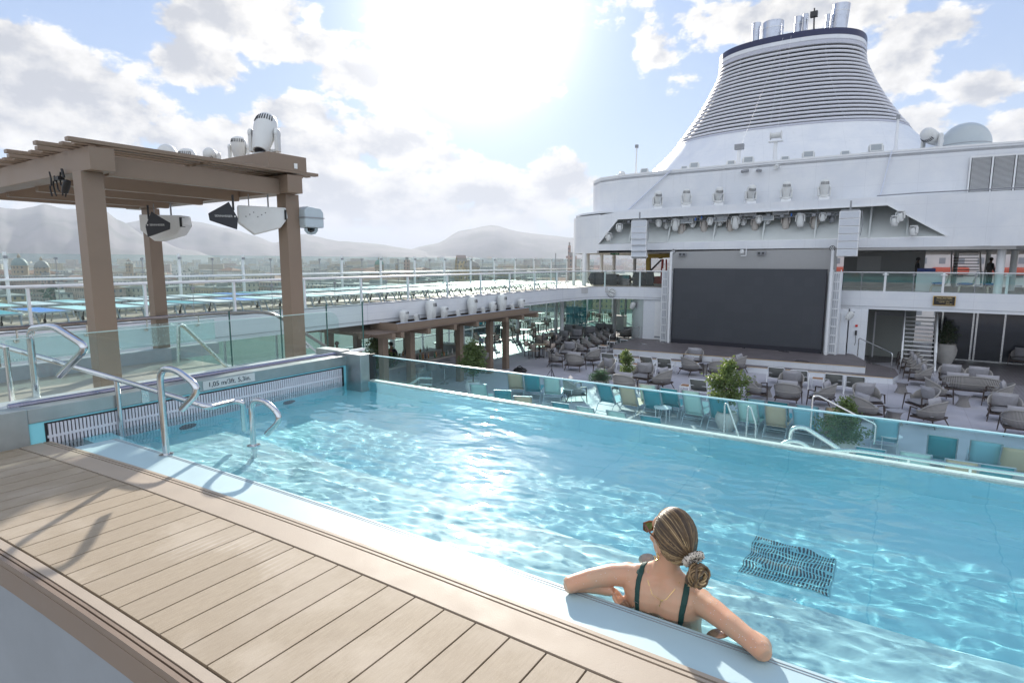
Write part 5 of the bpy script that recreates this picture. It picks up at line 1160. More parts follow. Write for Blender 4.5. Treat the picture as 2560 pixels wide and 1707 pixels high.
# rails of the pools seen behind the glass
PL=mat('pool_rail_steel',(.62,.62,.60),.25,1.,var=.03)
def uv(pts,y,lab,r=.024,rad=.09):
    t=thing('steel_grab_rail',lab,'grab rail'); b=MB(); b.tube(roundpath([GY(u,v,y) for u,v in pts],rad,6),r,10); b.build('tube',PL,t); return t
uv([(1810,1085),(1812,1010),(1818,1008),(1850,1100)],14.5,'left of two slanted steel ladder rails seen through the glass'); uv([(1865,1095),(1870,1018),(1876,1016),(1890,1060),(1888,1100)],14.5,'right of two slanted steel ladder rails seen through the glass')
uv([(2026,1075),(2032,992),(2045,988),(2135,1035),(2190,1060),(2185,1110)],16.,'tall steel handrail rising above the glass left of the right shrub')
uv([(1972,1118),(1978,1070),(2010,1066),(2125,1140)],7.5,'large looped steel rail seen low through the pool glass',.026,.12); uv([(1952,1112),(1970,1102),(2000,1104),(2030,1124)],7.4,'small looped steel rail beside the large loop',.024)
b=MB(); pts=[GY(u,v,5.9) for u,v in ((2055,1128),(2130,1124),(2250,1142),(2400,1165),(2570,1188))]; b.tube(roundpath(pts,.2,4),.017,10)
t=thing('outer_handrail','long curved steel handrail outside the pool glass at right','handrail'); b.build('tube',PL,t)
for u,v in ((2120,1126),(2272,1146),(2426,1170)): p=GY(u,v,5.9); b=MB(); b.cyl(p,(p.x,p.y,3.5),.012,n=8); b.build('post',PL,t)
# glass stair rail seen through left glass
t=thing('pool_stair_balustrade','glass sided steel handrail of the steps below the pool glass','balustrade'); q=[GY(u,v,8.5) for u,v in((985,978),(1060,922),(1078,922),(1080,1000))]
b=MB(); b.add(q,[(0,1,2,3)]); o=b.build('pane',GLASS,t,smooth=False); o.modifiers.new('t','SOLIDIFY').thickness=.012
b=MB(); b.tube(roundpath([GY(u,v,8.6) for u,v in((1006,973),(1050,945),(1080,946))],.05,4),.022,8); b.tube([GY(u,v,8.7) for u,v in((1020,985),(1052,960),(1080,962))],.016,8); b.build('handrail',PL,t)
# camera tripod and bag
p=GZ(1379,948,0); t=thing('camera_tripod','black camera on a slim tripod on the sunlit floor','tripod',(p.x,p.y,0)); b=MB(); b.cyl((0,0,.05),(0,0,1.25),.014,n=6); b.build('column',BLACK,t)
for k in range(3): a=R(90+120*k); b=MB(); b.cyl((0,0,.5),(.32*math.cos(a),.32*math.sin(a),0),.012,n=6); b.build('leg',BLACK,t)
b=MB(); b.box((0,0,1.35),(.16,.1,.11)); b.cyl((0,-.05,1.35),(0,-.14,1.35),.04,n=10); b.box((.05,0,1.25),(.2,.05,.06)); b.build('camera',BLACK,t)
p=GZ(1300,935,0); t=thing('black_bag','black bag lying on the floor behind the pool glass edge','bag',(p.x,p.y,0)); b=MB(); pillow(b,(0,0,.16),(.62,.4,.34),bul=.5); b.build('body',BLACK,t); b=MB(); b.tube([(-.2,0,.3),(0,0,.42),(.2,0,.3)],.02,6); b.build('handle',BLACK,t)
# ================= BAR UNDER ITS PERGOLA =================
bp=thing('bar_pergola','brown pergola over the outdoor bar with slatted roof and posts','pergola')
for i,(x,y) in enumerate(((-16.4,15.76),(-16.4,17.26),(-16.4,22.8),(-16.4,24.2),(-16.4,20.46),(-19.6,15.8),(-19.6,17.3),(-19.6,20.4),(-19.6,22.8),(-19.6,24.3))):
    b=MB(); b.box((x,y,1.3),(.27,.27,2.6)); b.build('post',TEAK,bp,smooth=False,bevel=.006)
for y in (15.3,15.76,17.26,18.9,20.46,22.8,24.2,25.6): b=MB(); b.bb(-20.4,-15.35,y-.09,y+.09,2.58,2.80); b.build('cross_beam',TEAK,bp,smooth=False,bevel=.005)
for x in(-16.4,-19.6): b=MB(); b.bb(x-.07,x+.07,14.6,25.9,2.59,2.79) ; b.build('long_beam',TEAK,bp,smooth=False)
x=-15.45; 
while x>-20.6: b=MB(); b.bb(x-.05,x+.05,14.4,26.2,2.815,2.85); b.build('roof_slat',TEAKD,bp,smooth=False); x-=.19
lt=thing('bar_light_tray','brown metal tray on the bar pergola holding a row of lights','light platform')
b=MB(); 
for (x0,x1,y0,y1) in((-15.5,-15.45,15.6,24.9),(-16.9,-16.85,15.6,24.9),(-16.85,-15.5,15.6,15.65),(-16.85,-15.5,24.85,24.9)): b.bb(x0,x1,y0,y1,2.855,3.12)
b.bb(-16.85,-15.5,15.65,24.85,2.86,2.90); b.build('tray',TEAK,lt,smooth=False)
b=MB(); b.bb(-15.52,-15.43,15.6,24.9,3.122,3.14); b.build('edge_trim',mat('pale_trim',(.55,.62,.75),.3,.3),lt,smooth=False)
kinds=[(953,0),(983,1),(1015,2),(1050,0),(1085,1),(1120,2),(1148,1),(1172,0),(1193,2),(1217,1),(1243,0)]
for i,(u,kd) in enumerate([(1010,0),(1042,1),(1078,2),(1110,0),(1146,1),(1181,2),(1208,1),(1232,0),(1255,2),(1281,1),(1303,0)]):
    p=GX(u,790,-16.1); w_=('cylindrical moving light','square floodlight','tall round-headed moving light')[kd]
    lab='%s, %s from the left on the bar light tray'%(w_,nth(i))
    if kd==1: floodbox(lab,(-16.1,p.y,2.90),R(125),1.35,R(-12),'lights on the bar tray')
    else: moving_head('stage_moving_light',lab,'stage light',(-16.1,p.y,2.90),R(120),1.4 if kd==0 else 1.75,0,1 if kd==0 else 0,'lights on the bar tray')
bar=thing('bar_counter','L-shaped stone outdoor bar counter under the brown pergola','bar counter')
ST=mat('bar_stone',(.46,.42,.38),.4,var=.12,vs=2)
b=MB(); b.bb(-17.6,-16.95,16.2,24.0,1.06,1.12); b.bb(-20.6,-17.6,16.2,16.9,1.06,1.12); b.bb(-20.6,-17.6,23.4,24.0,1.06,1.12); b.build('counter_top',ST,bar,smooth=False,bevel=.008)
b=MB(); b.bb(-17.5,-17.15,16.3,23.9,0,1.055); b.bb(-20.5,-17.5,16.35,16.8,0,1.055); b.bb(-20.5,-17.5,23.5,23.9,0,1.055); b.build('counter_base',mat('bar_front',(.30,.29,.30),.5,var=.1),bar,smooth=False)
b=MB(); b.bb(-20.0,-19.2,18.0,22.5,0,1.0); b.build('back_bar',ST,bar,smooth=False)
# stools
def stool():
    t=thing('bar_stool','x','bar stool',(0,0,-50)); b=MB(); b.cyl((0,0,.02),(0,0,.74),.03,n=10); b.lathe([(.001,0),(.2,0),(.2,.015),(.001,.03)],n=20); b.build('pedestal',STEEL,t)
    b=MB(); b.lathe([(.001,.74),(.2,.74),(.23,.80),(.001,.82)],n=22); b.build('seat',CUSH,t); b=MB(); b.sheet([[(.24*math.cos(R(a)),.24*math.sin(R(a)),.78) for a in range(-200,21,20)],[(.27*math.cos(R(a)),.27*math.sin(R(a)),1.05) for a in range(-200,21,20)]]); b.build('woven_back',ROPE,t,ang=180); return t
B0=stool()
for i,y in enumerate((17.9,18.75,19.6,20.9,21.8,22.7)):
    if i==0: B0.location=(-16.6,y,0); B0.rotation_euler=(0,0,R(90)); B0['label']='woven bar stool, first from the left along the counter'; B0['group']='woven stools along the bar'
    else: dup(B0,(-16.6,y,0),R(90),'woven bar stool, %s from the left along the counter'%nth(i),'woven stools along the bar')
random.seed(31)
BG=[mat('amber_bottle',(.35,.15,.03),.12,spec=.8),mat('green_bottle',(.04,.14,.06),.12,spec=.8),mat('clear_bottle',(.5,.52,.5),.1,spec=.8),mat('dark_bottle',(.03,.02,.02),.15,spec=.8)]
bots=[]
for i in range(30):
    if i<18: x,y,z=-17.3+random.uniform(-.18,.15),18.8+i*.17,1.12
    else: x,y,z=-19.5+random.uniform(-.1,.1),18.4+(i-18)*.3,1.0
    h=random.uniform(.2,.32); k=random.randrange(4); r=random.uniform(.03,.042)
    b=MB(); b.lathe([(r,0),(r,h*.6),(r*.35,h*.75),(r*.33,h)],n=10); o=b.build('bottle',BG[k],None,loc=(x,y,z)); tag(o,'%s bottle, %s from the left on the %s'%(('amber','green','clear','dark')[k],nth(i if i<18 else i-18),'bar counter' if i<18 else 'back bar shelf'),'bottle','bottles at the bar')
b=MB(); t=thing('menu_stand','slim dark stand with a small lit blue screen between bar posts','sign stand',(*GZ(1205,925,0)[:2],0)); b.bar((-.07,0,0),(-.07,0,1.35),.05,.05); b.bar((.13,0,0),(.07,0,1.35),.05,.05); b.build('post',BLACK,t,smooth=False); b=MB(); b.box((0,-.03,1.5),(.27,.03,.3)); b.build('screen',mat('pale_blue_card',(.45,.6,.75),.3),t,smooth=False)
# curved bench sofa behind bar
b=MB(); p=GZ(1195,846,0); t=thing('banquette_sofa','long taupe banquette with teal pillows behind the bar','sofa',(p.x,p.y,0),R(20)); b.bb(-1.6,1.6,0,.25,.2,1.0); b.bb(-1.6,1.6,-.7,0,.2,.45); b.build('body',CUSH,t,smooth=False,bevel=.04)
for k in(-1,0,1): b=MB(); pillow(b,(k*.8,.1,1.0),(.6,.4,.18),Matrix.Rotation(R(75),3,'X')); b.build('pillow',CTEAL,t)
# people
SKIN=mat('skin_mid',(.38,.20,.13),.5,var=.05); SKIND=mat('skin_dark',(.10,.055,.035),.5,var=.05); NAVY=mat('navy_uniform',(.012,.014,.028),.7,var=.15); HAIRD=mat('black_hair',(.012,.010,.010),.6)
def figure(name,lab,loc,rz,skin,shirt,trousers,armL,armR,sit=False,h=1.75,lean=.0):
    """standing person: one skinned body mesh, clothing and hair as children"""
    t=thing('person',lab,'person',loc,rz); k=h/1.75
    def skin_obj(nm,nodes,edges,m,parent,sub=2):
        me=bpy.data.meshes.new(nm); me.from_pydata([tuple(Vector(p)*k) for p,_ in nodes],edges,[]); o=bpy.data.objects.new(nm,me); sc.collection.objects.link(o); o.parent=parent
        md=o.modifiers.new('skin','SKIN'); 
        for i,(_,r) in enumerate(nodes): me.skin_vertices[0].data[i].radius=(r*k,r*k) if not isinstance(r,tuple) else (r[0]*k,r[1]*k)
        me.skin_vertices[0].data[0].use_root=True; md.use_smooth_shade=True
        s=o.modifiers.new('sub','SUBSURF'); s.levels=sub; s.render_levels=sub; me.materials.append(m); return o
    l=lean
    N=[((0,0,.95),(.13,.09)),((0,l*.3,1.12),(.12,.085)),((0,l*.8,1.35),(.15,.09)),((0,l,1.47),(.06,.055)),((0,l+.015,1.55),(.05,.05)),((0,l+.03,1.64),(.072,.088)),((0,l+.03,1.72),(.055,.07)),
       ((-.17,l*.9,1.40),.052),((armL[0][0],armL[0][1],armL[0][2]),.040),((armL[1][0],armL[1][1],armL[1][2]),.028),((.17,l*.9,1.40),.052),((armR[0][0],armR[0][1],armR[0][2]),.040),((armR[1][0],armR[1][1],armR[1][2]),.028),
       ((-.09,0,.85),.085),((-.10,.02,.48),.058),((-.10,-.02,.09),.04),((-.10,.10,.04),.035),((.09,0,.85),.085),((.10,.02,.48),.058),((.10,-.02,.09),.04),((.10,.10,.04),.035)]
    E=[(0,1),(1,2),(2,3),(3,4),(4,5),(5,6),(2,7),(7,8),(8,9),(2,10),(10,11),(11,12),(0,13),(13,14),(14,15),(15,16),(0,17),(17,18),(18,19),(19,20)]
    me_=t; skin_obj('body',N,E,skin,t)
    ap=lambda i,s_,c:(N[i][0],s_)
    C=[(N[0][0],(.15,.11)),(N[1][0],(.14,.105)),(N[2][0],(.17,.11)),((0,l,1.45),(.075,.07)),(N[7][0],.068),(N[8][0],.054),(tuple(Vector(N[8][0]).lerp(Vector(N[9][0]),.85)),.040),(N[10][0],.068),(N[11][0],.054),(tuple(Vector(N[11][0]).lerp(Vector(N[12][0]),.85)),.040)]
    skin_obj('shirt',C,[(0,1),(1,2),(2,3),(2,4),(4,5),(5,6),(2,7),(7,8),(8,9)],shirt,t)
    T=[((0,0,.93),(.14,.105)),((-.09,0,.82),.098),((-.10,.02,.48),.072),((-.10,-.02,.10),.058),((.09,0,.82),.098),((.10,.02,.48),.072),((.10,-.02,.10),.058)]
    skin_obj('trousers',T,[(0,1),(1,2),(2,3),(0,4),(4,5),(5,6)],trousers,t)
    b=MB(); b.lathe([(.001,.105),(.06,.09),(.092,.04),(.095,-.02),(.08,-.05)],(0,(l+.015)*k,1.66*k),18); b.build('hair',HAIRD,t)
    return t
figure('person','bartender with shaved head in navy jacket behind the bar counter',(-18.5,18.3,.15),R(200),SKIN,NAVY,NAVY,((-.26,.12,1.18),(-.14,.34,1.10)),((.26,.12,1.18),(.12,.34,1.10)),lean=.06)
figure('person','bar worker in dark navy shirt left of the bar, looking down',(-20.8,17.3,.12),R(170),SKIND,NAVY,NAVY,((-.27,.06,1.15),(-.22,.28,1.08)),((.27,.06,1.15),(.16,.30,1.05)),lean=.10)
p=GY(2293,668,39); figure('person','person in dark clothes walking on the right balcony',(p.x,39,3.9),R(-80),SKIND,BLACK,BLACK,((-.25,.02,1.12),(-.22,.15,.92)),((.25,.02,1.12),(.22,.15,.92)))
p=GY(2475,672,41); figure('person','dark haired person far behind the right balcony glass near a column',(p.x,41,3.9),R(-60),SKIND,BLACK,BLACK,((-.25,.02,1.12),(-.22,.15,.92)),((.25,.02,1.12),(.22,.15,.92)))
# ================= STAGE LIGHTS, SPEAKERS, ROOF FITTINGS =================
BEI=mat('beige_light_body',(.50,.46,.42),.45,var=.04)
for i,(u,v,r_,ti) in enumerate(((1644,497,35,25),(1716,490,20,5),(1796,484,30,30),(1877,480,30,32),(1966,473,12,8),(2061,468,12,8))):
    p=GY(u,v,35.45); t=moving_head('stage_moving_light','white moving light on the canopy ledge, %s from the left of six'%nth(i),'stage light',(p.x,35.45,8.80),R(r_),1.75,R(ti),0,'moving lights on the canopy ledge')
    b=MB(); b.box((0,0,-.08),(.5,.45,.15)); b.build('pedestal',WHITE2,t,smooth=False)
C1=lambda x,y:(1640+x/4.9,500+y/4.9)
hang=[(35,270,0,'w'),(130,330,0,'s'),(240,270,1,'w'),(310,370,1,'b'),(450,310,0,'s'),(590,330,1,'b'),(665,220,0,'s'),(780,290,0,'s'),(915,330,1,'b'),(975,240,1,'w'),(1070,285,0,'s'),(1215,310,1,'b'),(1265,195,0,'s'),(1365,270,0,'s'),(1590,290,1,'b'),(1770,220,1,'w'),(1945,285,1,'b'),(2045,175,0,'s'),(2155,245,0,'d')]
for i,(x,y,st_,k) in enumerate(hang):
    yy=35.35 if k in 'w' or y<240 else 35.8; s_=1.35 if st_ else 1.0; p=GY(*C1(x,y),yy)
    z0=min(p.z+.27*s_+.05,8.0)
    moving_head('hanging_stage_light','%s light hanging under the canopy, %s from the left'%({'w':'white tapered','b':'beige tapered','s':'small drum','d':'dark round'}[k],nth(i)),'stage light',(p.x,yy,z0),R(random.uniform(-15,15)),s_,R(180+random.uniform(-8,8)),1 if not st_ else 0,'stage lights hanging under the canopy',BEI if k=='b' else (GREY if k=='d' else OFFW),True)
for i,(x,y) in enumerate(((425,200),(805,180),(1130,165),(1530,150),(370,260),(780,240),(1350,225))):
    p=GY(*C1(x,y),35.5); t=thing('panel_light','flat grey panel light under the canopy, %s of seven'%nth(i),'stage light',(p.x,35.5,p.z),0,'panel lights under the canopy'); b=MB(); b.box((0,0,0),(.82,.12,.26)); b.build('housing',OFFW,t,smooth=False); b=MB(); b.box((0,-.065,0),(.74,.01,.20)); b.build('lens',GREY if i<4 else mat('grey_lens',(.33,.36,.38),.15),t,smooth=False)
b=MB()
for z in(8.02,7.86): b.cyl((-15.0,35.5,z),(-2.6,35.5,z),.03,n=8)
for k in range(42): x=-15+k*.3; b.bar((x,35.5,8.02),(x+.15,35.5,7.86),.02,.02); b.bar((x+.15,35.5,7.86),(x+.3,35.5,8.02),.02,.02)
t=thing('lighting_truss','grey lattice truss under the canopy holding the stage lights','truss'); b.build('truss_frame',GREY,t)
b=MB(); random.seed(9)
for k in range(16): x=-14.5+k*.75+random.uniform(-.1,.1); b.box((x,35.4,7.95+random.uniform(-.05,.08)),(.18,.2,.14))
b.build('truss_clamp',GREY,t,smooth=False); t['kind']='thing'
for i,(x,y) in enumerate(((485,235),(560,215),(1660,180))): p=GY(*C1(x,y),35.3); b=MB(); b.box((0,0,0),(.07,.1,.16)); tag(b.build('blue_connector',mat('blue_plug',(.03,.14,.5),.4),loc=p,smooth=False),'blue cable plug on the canopy truss, %s from the left'%nth(i),'plug','blue plugs on the truss')
# side clusters
for i,(u,v,r_) in enumerate(((1548,575,40),(1522,598,40),(2236,560,-40),(2250,548,-20),(2283,585,-40))):
    p=GY(u,v,34.75); moving_head('side_stage_light','white drum light on the slanted opening edge, %s from the left'%nth(i),'stage light',(p.x,34.75,p.z+.40),R(r_),1.15,R(180+15),1,'lights on the slanted canopy edges',OFFW,True)
# line arrays
for side,(u0,v0,n_) in (('left',(1599,552,6)),('right',(2126,528,6))):
    p=GY(u0,v0,33.6); t=thing('line_array_speaker','tall white line array loudspeaker hanging at the %s of the canopy'%side,'loudspeaker',(p.x,33.6,p.z),R(12) if side=='left' else 0)
    z=0;y=0;ang=0
    for k in range(n_):
        h=.37; M=Matrix.Rotation(-ang,3,'X'); b=MB(); z-=h*math.cos(ang)/2; y+=-h*math.sin(ang)/2*-1*0
        b.box((0,y,z),(.90,.42,h-.015),M=M); c=b.build('cabinet',WHITE2,t,smooth=False,bevel=.01); b=MB(); b.box(Vector((0,y,z))+M@Vector((0,-.213,0)),(.82,.008,h-.07),M=M); 
        b.build('grille',mat('white_speaker_grille',(.58,.61,.66),.6,var=.02),c,smooth=False); z-=h*math.cos(ang)/2; y+=h*math.sin(ang); ang+=R(3.2 if side=='left' else .6)
    b=MB(); b.bar((0,0,.02),(0,0,.5),.08,.08); b.box((0,0,.04),(.8,.3,.06)); b.tube([(.5,.1,0),(.56,.1,-.6),(.5,.1,-1.2)],.02,6); b.build('rigging',GREY,t)
# screen-top fittings
for u,v,lab in((1684,629,'round white lamp cluster above the left screen corner'),(2081,621,'round white lamp cluster above the right screen corner')):
    p=GY(u,v,34.6); t=thing('lamp_cluster',lab,'lamp',(p.x,34.6,p.z)); b=MB(); M=Matrix.Rotation(R(90),3,'X'); b.lathe([(.001,-.05),(.13,-.05),(.14,.05),(.001,.05)],(0,0,0),16,M); b.build('housing',BLACK,t); b=MB()
    for k in range(7): a=k*math.pi/3; r_=0 if k==6 else .08; b.lathe([(.001,.052),(.03,.052),(.03,.066),(.001,.068)],(r_*math.cos(a),0,r_*math.sin(a)),8,M)
    b.build('lamp_lens',WHITE2,t)
for u,v,lab in((1706,636,'small grey twin spotlight under the canopy, left'),(1903,633,'small grey twin spotlight under the canopy, middle')):
    p=GY(u,v,34.45); t=thing('twin_spot',lab,'spotlight',(p.x,34.45,p.z)); b=MB(); b.box((0,0,0),(.42,.14,.18)); b.build('housing',GREY,t,smooth=False); b=MB(); b.box((-.1,-.075,0),(.14,.01,.12)); b.box((.1,-.075,0),(.14,.01,.12)); b.build('lens_pair',DARK,t,smooth=False)
p=GY(1866,620,34.3); t=thing('arm_camera','white camera on an L-shaped arm hanging above the screen','camera',(p.x,34.3,p.z)); b=MB(); b.bar((0,0,.1),(0,0,-.42),.04,.04); b.bar((0,0,-.42),(-.28,0,-.42),.04,.04); b.build('arm',WHITE2,t,smooth=False); b=MB(); b.lathe([(.001,-.12),(.1,-.1),(.12,0),(.1,.1),(.001,.12)],(-.22,0,-.2),14); b.build('camera',OFFW,t)
# roof row
for i,(u,v,s_) in enumerate(((1611,424,1.2),(1711,416,1.0),(1736,410,1.4),(1828,404,1.2),(1871,396,1.5),(1963,394,1.1),(2021,384,1.5),(2113,384,1.1),(2190,368,1.6))):
    p=GY(u,v,37.0); floodbox('white floodlight on the roof edge, %s from the left'%nth(i),(p.x,37.0,10.9),R(10),s_*1.3,R(-25),'floodlights along the roof edge')
p=GY(1553,424,37); moving_head('roof_search_light','round white search light at the left end of the roof','search light',(p.x,37,10.6),R(40),1.6,R(70),0)
p=GY(2330,350,37.5); t=moving_head('roof_search_light','large white search light beside the radome','search light',(p.x,37.5,11.0),R(-30),2.6,R(75),0)
def mast(u,vb,vt,y,lab,r=.05):
    p=GY(u,vb,y); q=GY(u,vt,y); t=thing('roof_mast',lab,'mast',(p.x,y,10.86)); b=MB(); b.tube([(0,0,0),(0,0,.5),(0,0,q.z-10.86)],[r*4.5,r*1.3,r*.8],10); b.build('mast_pole',WHITE2,t); b=MB(); b.box((0,0,q.z-10.9),(.18,.18,.2)); b.build('mast_head',GREY,t,smooth=False)
mast(1590,434,365,37.3,'slim white mast at the left end of the roof'); mast(2239,372,292,37.6,'tall tapered white mast in front of the funnel skirt',.07)
for u,vb,vt,kd,lab in((1846,416,368,0,'white post with a small winch at the middle of the roof'),(1936,408,346,1,'white post with cable drum at the middle of the roof')):
    p=GY(u,vb,36.9); q=GY(u,vt,36.9); t=thing('winch_post',lab,'winch post',(p.x,36.9,10.8)); h=q.z-10.8; b=MB(); b.cyl((0,0,0),(0,0,h-.2),.13,.10,12); b.build('post',WHITE2,t)
    b=MB(); M=Matrix.Rotation(R(90),3,'Y')
    if kd: b.lathe([(.001,-.3),(.24,-.3),(.24,-.27),(.16,-.26),(.16,.26),(.24,.27),(.24,.3),(.001,.3)],(0,0,h+.15),18,M); b.box((0,0,h-.2),(.75,.3,.05))
    else: b.box((0,0,h),(.5,.3,.3))
    b.build('winch_drum',OFFW if kd else GREY,t)
for i,(u,v) in enumerate(((1863,428),(1897,427),(1941,417))): p=GY(u,v,35.9); t=thing('wall_camera','small %s camera on the upper wall, %s from the left'%('white dome' if i==2 else 'grey',nth(i)),'security camera',(p.x,35.9,p.z),R((-30,30,0)[i]),'cameras on the upper wall'); b=MB(); b.tube([(0,.2,.05),(0,-.25,-.05)],.09 if i<2 else .12,10); b.build('camera_body',GREY if i<2 else OFFW,t); b=MB(); b.cyl((0,.28,.05),(0,.15,.05),.04,n=8); b.build('bracket',GREY,t)
for a,c_,n in(((1958,95,43.8),(1850,372,37),0),((1978,90,43.8),(1940,350,37),1)):
    b=MB(); b.tube([GY(*a),GY(*c_)],.005,5); tag(b.build('guy_wire',WHITE2),('left' if n==0 else 'right')+' thin wire running from the funnel rim to the roof winches','wire')
# exit signs
for u,v,lab in((1537,634,'green exit sign under the left canopy'),(2456,619,'green exit sign under the right canopy')):
    p=GY(u,v,36.5); t=thing('exit_sign',lab,'sign',(p.x,36.5,p.z)); b=MB(); b.box((0,0,0),(.62,.04,.16)); b.build('plate',mat('exit_green',(.01,.16,.07),.4),t,smooth=False); b=MB(); b.bar((-.2,-.025,0),(-.05,-.025,0),.005,.02,up=(0,1,0)); b.box((.1,-.025,0),(.05,.005,.09)); b.box((.2,-.025,0),(.05,.005,.09)); b.build('pictogram',mat('exit_white',(.55,.75,.6),.4),t,smooth=False)
# yellow lift, furniture behind the left balcony
p=GY(1655,700,38.5); t=thing('boom_lift','yellow and red boom lift parked under the canopy left of the screen','boom lift',(p.x-.2,38.5,3.85)); YL=mat('machine_yellow',(.50,.33,.05),.5); RD=mat('machine_red',(.5,.05,.03),.5)
b=MB(); b.bar((-.75,0,.5),(-.8,0,1.9),.25,.3); b.bar((-.8,0,1.95),(.7,0,1.98),.3,.28); b.build('boom',YL,t,smooth=False,bevel=.03); b=MB(); b.bar((.15,0,.3),(.2,0,1.75),.14,.14); b.bar((.5,0,.4),(.45,0,1.75),.1,.1); b.box((.3,0,.35),(1.1,.8,.5)); b.build('chassis',RD,t,smooth=False,bevel=.03); b=MB(); b.bar((-.6,0,1.0),(.1,0,1.7),.1,.1); b.lathe([(.001,-.12),(.18,-.1),(.18,.1),(.001,.12)],(.05,0,1.95),14,Matrix.Rotation(R(90),3,'X')); b.build('linkage',BLACK,t)
for i,(u,w_,h) in enumerate(((1495,1.3,.85),(1530,1.2,.75),(1562,.9,.7),(1600,1.1,.9),(1625,.6,1.0))):
    p=GY(u,700,37.2); t=thing('covered_furniture','dark covered furniture behind the left balcony glass, %s from the left'%nth(i),'furniture',(p.x,37.2,3.85),R(5*i),'covered furniture behind the balcony glass'); b=MB(); pillow(b,(0,0,h/2),(w_,.8,h),bul=.85); b.build('cover',mat('dark_cover',(.07,.075,.085),.7,var=.2),t); b=MB(); 
    for e in(-1,1): b.bar((e*w_*.4,0,.1),(e*w_*.4,0,0),.05,.05)
    b.build('foot',DARK,t,smooth=False)
# right balcony interior
rb=thing('balcony_rear_wall','grey panelled rear wall behind the right balcony','wall'); b=MB(); b.bb(-2.8,1.2,40.5,40.6,3.9,6.05); b.build('wall_panel',mat('taupe_grey_wall',(.36,.36,.36),.6),rb,smooth=False); b=MB(); b.bb(-2.1,-.9,40.4,40.5,4.9,5.75); b.build('notice_panel',CEIL,rb,smooth=False)
b=MB(); b.box((0,0,.5),(1.1,.5,1.0)); p=GY(2330,680,37.5); tag(b.build('white_counter',WHITE2,loc=(p.x-.1,37.5,3.9),smooth=False),'pale cabinet behind the middle of the right balcony glass','cabinet')
b=MB(); b.box((0,0,.6),(.8,.4,.35)); p=GY(2317,662,38.5); tag(b.build('blue_display',mat('blue_plug2',(.04,.08,.32),.4),loc=(p.x,38.5,4.3),smooth=False),'small blue box on the counter of the right balcony','box')
sr2=thing('upper_staircase','open staircase with dark treads behind the right balcony','staircase'); p=GY(2420,650,42.5)
for i in range(9): b=MB(); b.bb(p.x-.6,p.x+.6,42.5-.0+i*.22,42.72+i*.22,4.6+i*.17,4.64+i*.17); b.build('tread',DARK,sr2,smooth=False)
for e in(-.68,.68): b=MB(); b.bar((p.x+e,42.3,4.2),(p.x+e,44.6,6.1),.06,.25); b.build('stringer',WHITE2,sr2,smooth=False)
for i in range(3):
    p=GY(2350+i*70,700,36.6); t=thing('white_curved_chair','pale curved lounge chair behind the right balcony glass, %s from left'%nth(i),'chair',(p.x,36.8,3.9),R(20*i),'curved chairs behind the right balcony glass'); b=MB(); b.tube(roundpath([(-.35,0,0),(-.3,.1,.35),(.25,.1,.3),(.45,.1,.9)],.2,6),.05,8); b.build('shell',mat('cream_cushion',(.58,.52,.44),.6),t); b=MB(); pillow(b,(-.05,.1,.42),(.6,.5,.12)); b.build('cushion',CBLUE,t)
# white and red ship across the harbour on the right
t=thing('distant_ship','white ship with red lifeboats seen through the right balcony','ship',(18,170,-22),R(4)); b=MB(); b.bb(-45,60,-8,8,0,29); b.build('hull',mat('ship_far_white',(.62,.60,.60),.6,var=0,fn=facfn((.62,.60,.60),(.25,.27,.3),3.4,2.9)),t,smooth=False)
for k in range(10): b=MB(); b.box((-38+k*9.6,-9,25.5),(6.5,2.4,1.6)); b.build('lifeboat',mat('lifeboat_red',(.5,.09,.05),.5),t,smooth=False,bevel=.4)
# ================= WOMAN LEANING ON THE POOL LEDGE =================
W0_=Vector((-.72,2.235,3.6)); wm=thing('person','woman with low bun and dark green swimsuit straps leaning back on the pool ledge','person',W0_)
def skinmat(nm,c):
    def f(t,b,co):
        n=t.noise(co,9,4,.6); n2=t.noise(co,240,3,.7); n3=t.noise(co,55,3,.6)
        cc=t.mix(t.mr(n,.35,.68),tuple(k*.94 for k in c),(min(1,c[0]*1.06),c[1]*.90,c[2]*.86)); cc=t.mix(t.mr(n3,.68,.74,0,.35),cc,(.25,.12,.08))
        t.l.new(cc,b.inputs['Base Color']); b.inputs['Roughness'].default_value=.42; b.inputs['Subsurface Weight'].default_value=.12; b.inputs['Subsurface Radius'].default_value=(.012,.005,.003); b.inputs['Subsurface Scale'].default_value=1; b.inputs['Coat Weight'].default_value=.12; b.inputs['Coat Roughness'].default_value=.25
        bn=t.new('ShaderNodeBump'); bn.inputs['Strength'].default_value=.25; bn.inputs['Distance'].default_value=.0012; t.l.new(n2,bn.inputs['Height']); t.l.new(bn.outputs[0],b.inputs['Normal'])
    return mat(nm,c,.4,var=0,fn=f)
SK=skinmat('tanned_skin',(.60,.37,.24))
FD=Vector((-.86,.51,0)).normalized(); LD=Vector((-FD.y,FD.x,0)); UPZ=Vector((0,0,1)) # face direction, her left
HC=Vector((-.690,2.245,4.285))
def P3(f,l,z): return HC+FD*f+LD*l+UPZ*z
b=MB(); 
def ell(b,c,r,ax=None,n=20,m=12):
    ax=ax or (Vector((1,0,0)),Vector((0,1,0)),UPZ); rs=[]
    for i in range(1,m): a=math.pi*i/m; rs.append([Vector(c)+ax[2]*(-r[2]*math.cos(a))+(ax[0]*r[0]*math.cos(2*math.pi*k/n)+ax[1]*r[1]*math.sin(2*math.pi*k/n))*math.sin(a) for k in range(n)])
    b.rings(rs)
